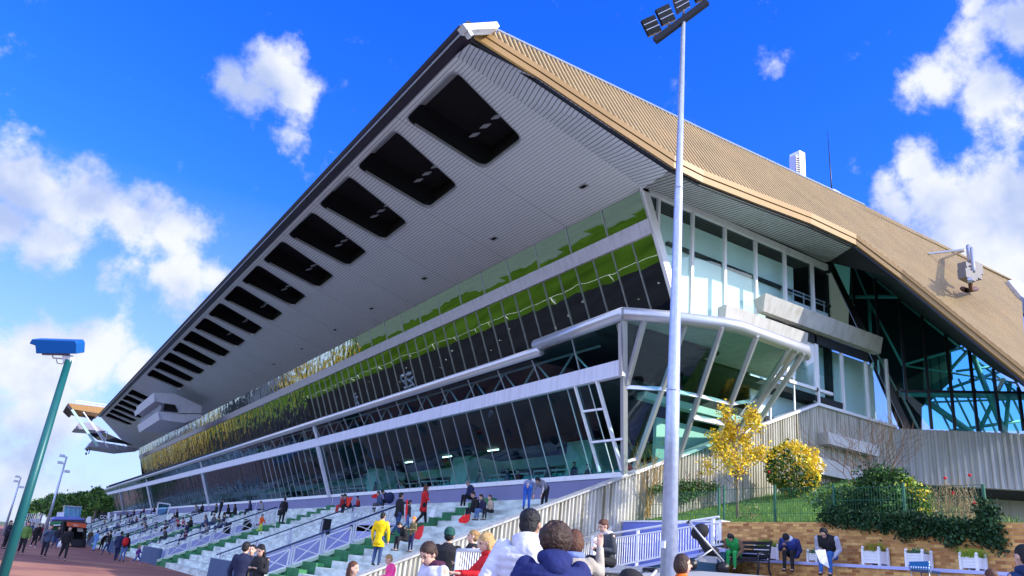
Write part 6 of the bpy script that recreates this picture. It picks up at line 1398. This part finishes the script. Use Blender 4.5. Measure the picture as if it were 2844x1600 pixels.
b = MB(); b.tube([p+Vector((0, 0, .42)), at_depth(*z3(1700, 730), 33.4)], .012, 5); b.tube([p+Vector((.15, 0, .42)), at_depth(*z3(1760, 750), 33.4)], .012, 5); one('flag_stick', b, M['white'], 'pair of white flag sticks held by the seated woman in black', 'sticks')
p = on_steps(*z3(560, 700)); item('red_flag', 'red flag raised behind the crossed railing', 'flag', p+Vector((0, 0, .75)), lambda b: flag(b, .42, .26), cloth((.75, .02, .02)), CF)
p = on_steps(*z3(1065, 1120)); item('red_flag', 'dark red flag hanging behind the child with the painted cap', 'flag', p+Vector((0, 0, .45)), lambda b: flag(b, .34, .5), cloth((.35, .01, .02)), CF)
p = on_steps(*z3(250, 760)); item('red_scarf', 'red and white scarf hung over the railing by the bearded person', 'scarf', p+Vector((0, -.1, .7)), lambda b: (b.prism([(-.2, 0, .2), (.2, .02, .28), (.16, 0, .1), (.03, 0, -.35), (-.1, 0, -.25)], (0, .03, 0)),), cloth((.78, .05, .03)), CF)
p = on_steps(*z3(940, 640)); item('red_flag', 'narrow red flag carried over the shoulder of the man in black', 'flag', at_depth(*z3(940, 680), 32.2), lambda b: (b.prism([(-.03, 0, .4), (.03, .02, .38), (.08, 0, -.1), (.06, 0, -.5), (-.02, 0, .0)], (0, .03, 0)),), cloth((.75, .02, .02)), CF)
p = on_steps(*z3(760, 560)); item('navy_backpack', 'big navy backpack on the person bending at the stair top', 'backpack', at_depth(*z3(755, 550), 36.5), lambda b: b.ball((0, 0, 0), (.24, .18, .27), 12, 8), cloth(NVY))
for nm, (x, y), D in (('on the steps below the navy backpack', (1900, 950), 30), ('beside the lower crossed railing', (770, 930), 50), ('near the bending child in orange', (990, 900), 48)):
    q = on_steps(*z2(x, y+60)); item('litter_bin', 'dark square litter bin '+nm, 'bin', q, lambda b: (b.box((-.2, -.2, 0), (.2, .2, .7)), b.box((-.22, -.22, .7), (.22, .22, .76))), M['blackm'])
q = at_depth(*z5(1575, 1230), 20.2); item('newspaper', 'white race paper on the knees of the reader in the black hood', 'paper', q, lambda b: b.prism([(-.16, 0, .16), (.12, .0, .2), (.22, .03, -.25), (-.02, .02, -.14)], (0, .012, 0)), M['white'], CF)
# pushchairs
def pushchair(lab, loc, yaw, c, s=1):
    t = thing('pushchair', lab, 'pushchair', loc, None, yaw)
    def A(n, mb, m): o = mb.build(n, m, t); return o
    b = MB(); b.tube([(0, .35, .25), (0, -.15, .75), (0, -.42, 1.05)], .022, 6); b.tube([(.42, .35, .25), (.42, -.15, .75), (.42, -.42, 1.05)], .022, 6); b.tube([(0, -.42, 1.05), (.42, -.42, 1.05)], .024, 8); b.tube([(0, -.35, .15), (0, .1, .5)], .02, 6); b.tube([(.42, -.35, .15), (.42, .1, .5)], .02, 6); A('frame', b, M['alud'])
    b = MB(); b.tube([(0, -.42, 1.05), (.42, -.42, 1.05)], .032, 8); A('handle', b, M['blackm'])
    b = MB(); b.loft([((.21, .25, .42), (1, 0, 0), (0, .3, 1), .19, .10), ((.21, .0, .48), (1, 0, 0), (0, 0, 1), .2, .14), ((.21, -.2, .75), (1, 0, 0), (0, 1, 0), .2, .08), ((.21, -.28, .95), (1, 0, 0), (0, 1, 0), .18, .05)], 14); o = A('seat', b, cloth(c)); soft(o, .02, 2)
    b = MB(); b.ball((.21, -.16, .86), (.20, .22, .17), 14, 9, Matrix.Rotation(.6, 3, 'X')); o = A('canopy', b, cloth(BLK)); b = MB(); b.box((.04, -.2, .2), (.38, .2, .34)); A('basket', b, cloth((.3, .3, .32)))
    for x in (0, .42):
        for y in (.35, -.35): b = MB(); b.tube([(x-.02, y, .12), (x+.02, y, .12)], .12, 16); A('wheel', b, M['blackm'])
    t.scale = (1.25, 1.25, 1.25); return t
q = at_axis(*z5(300, 1449), 0, 17.6); t_ = pushchair('black pushchair with a raised hood beside the person in green', Vector((17.4, q.y, 2.3)), CF-1.7, BLK)
q = at_depth(*z4(1430, 1449), 13.5); pushchair('navy pushchair with a long black handle near the woman with the fur collar', Vector((q.x, q.y, gz(q.x))), CF+1.8, NVY)
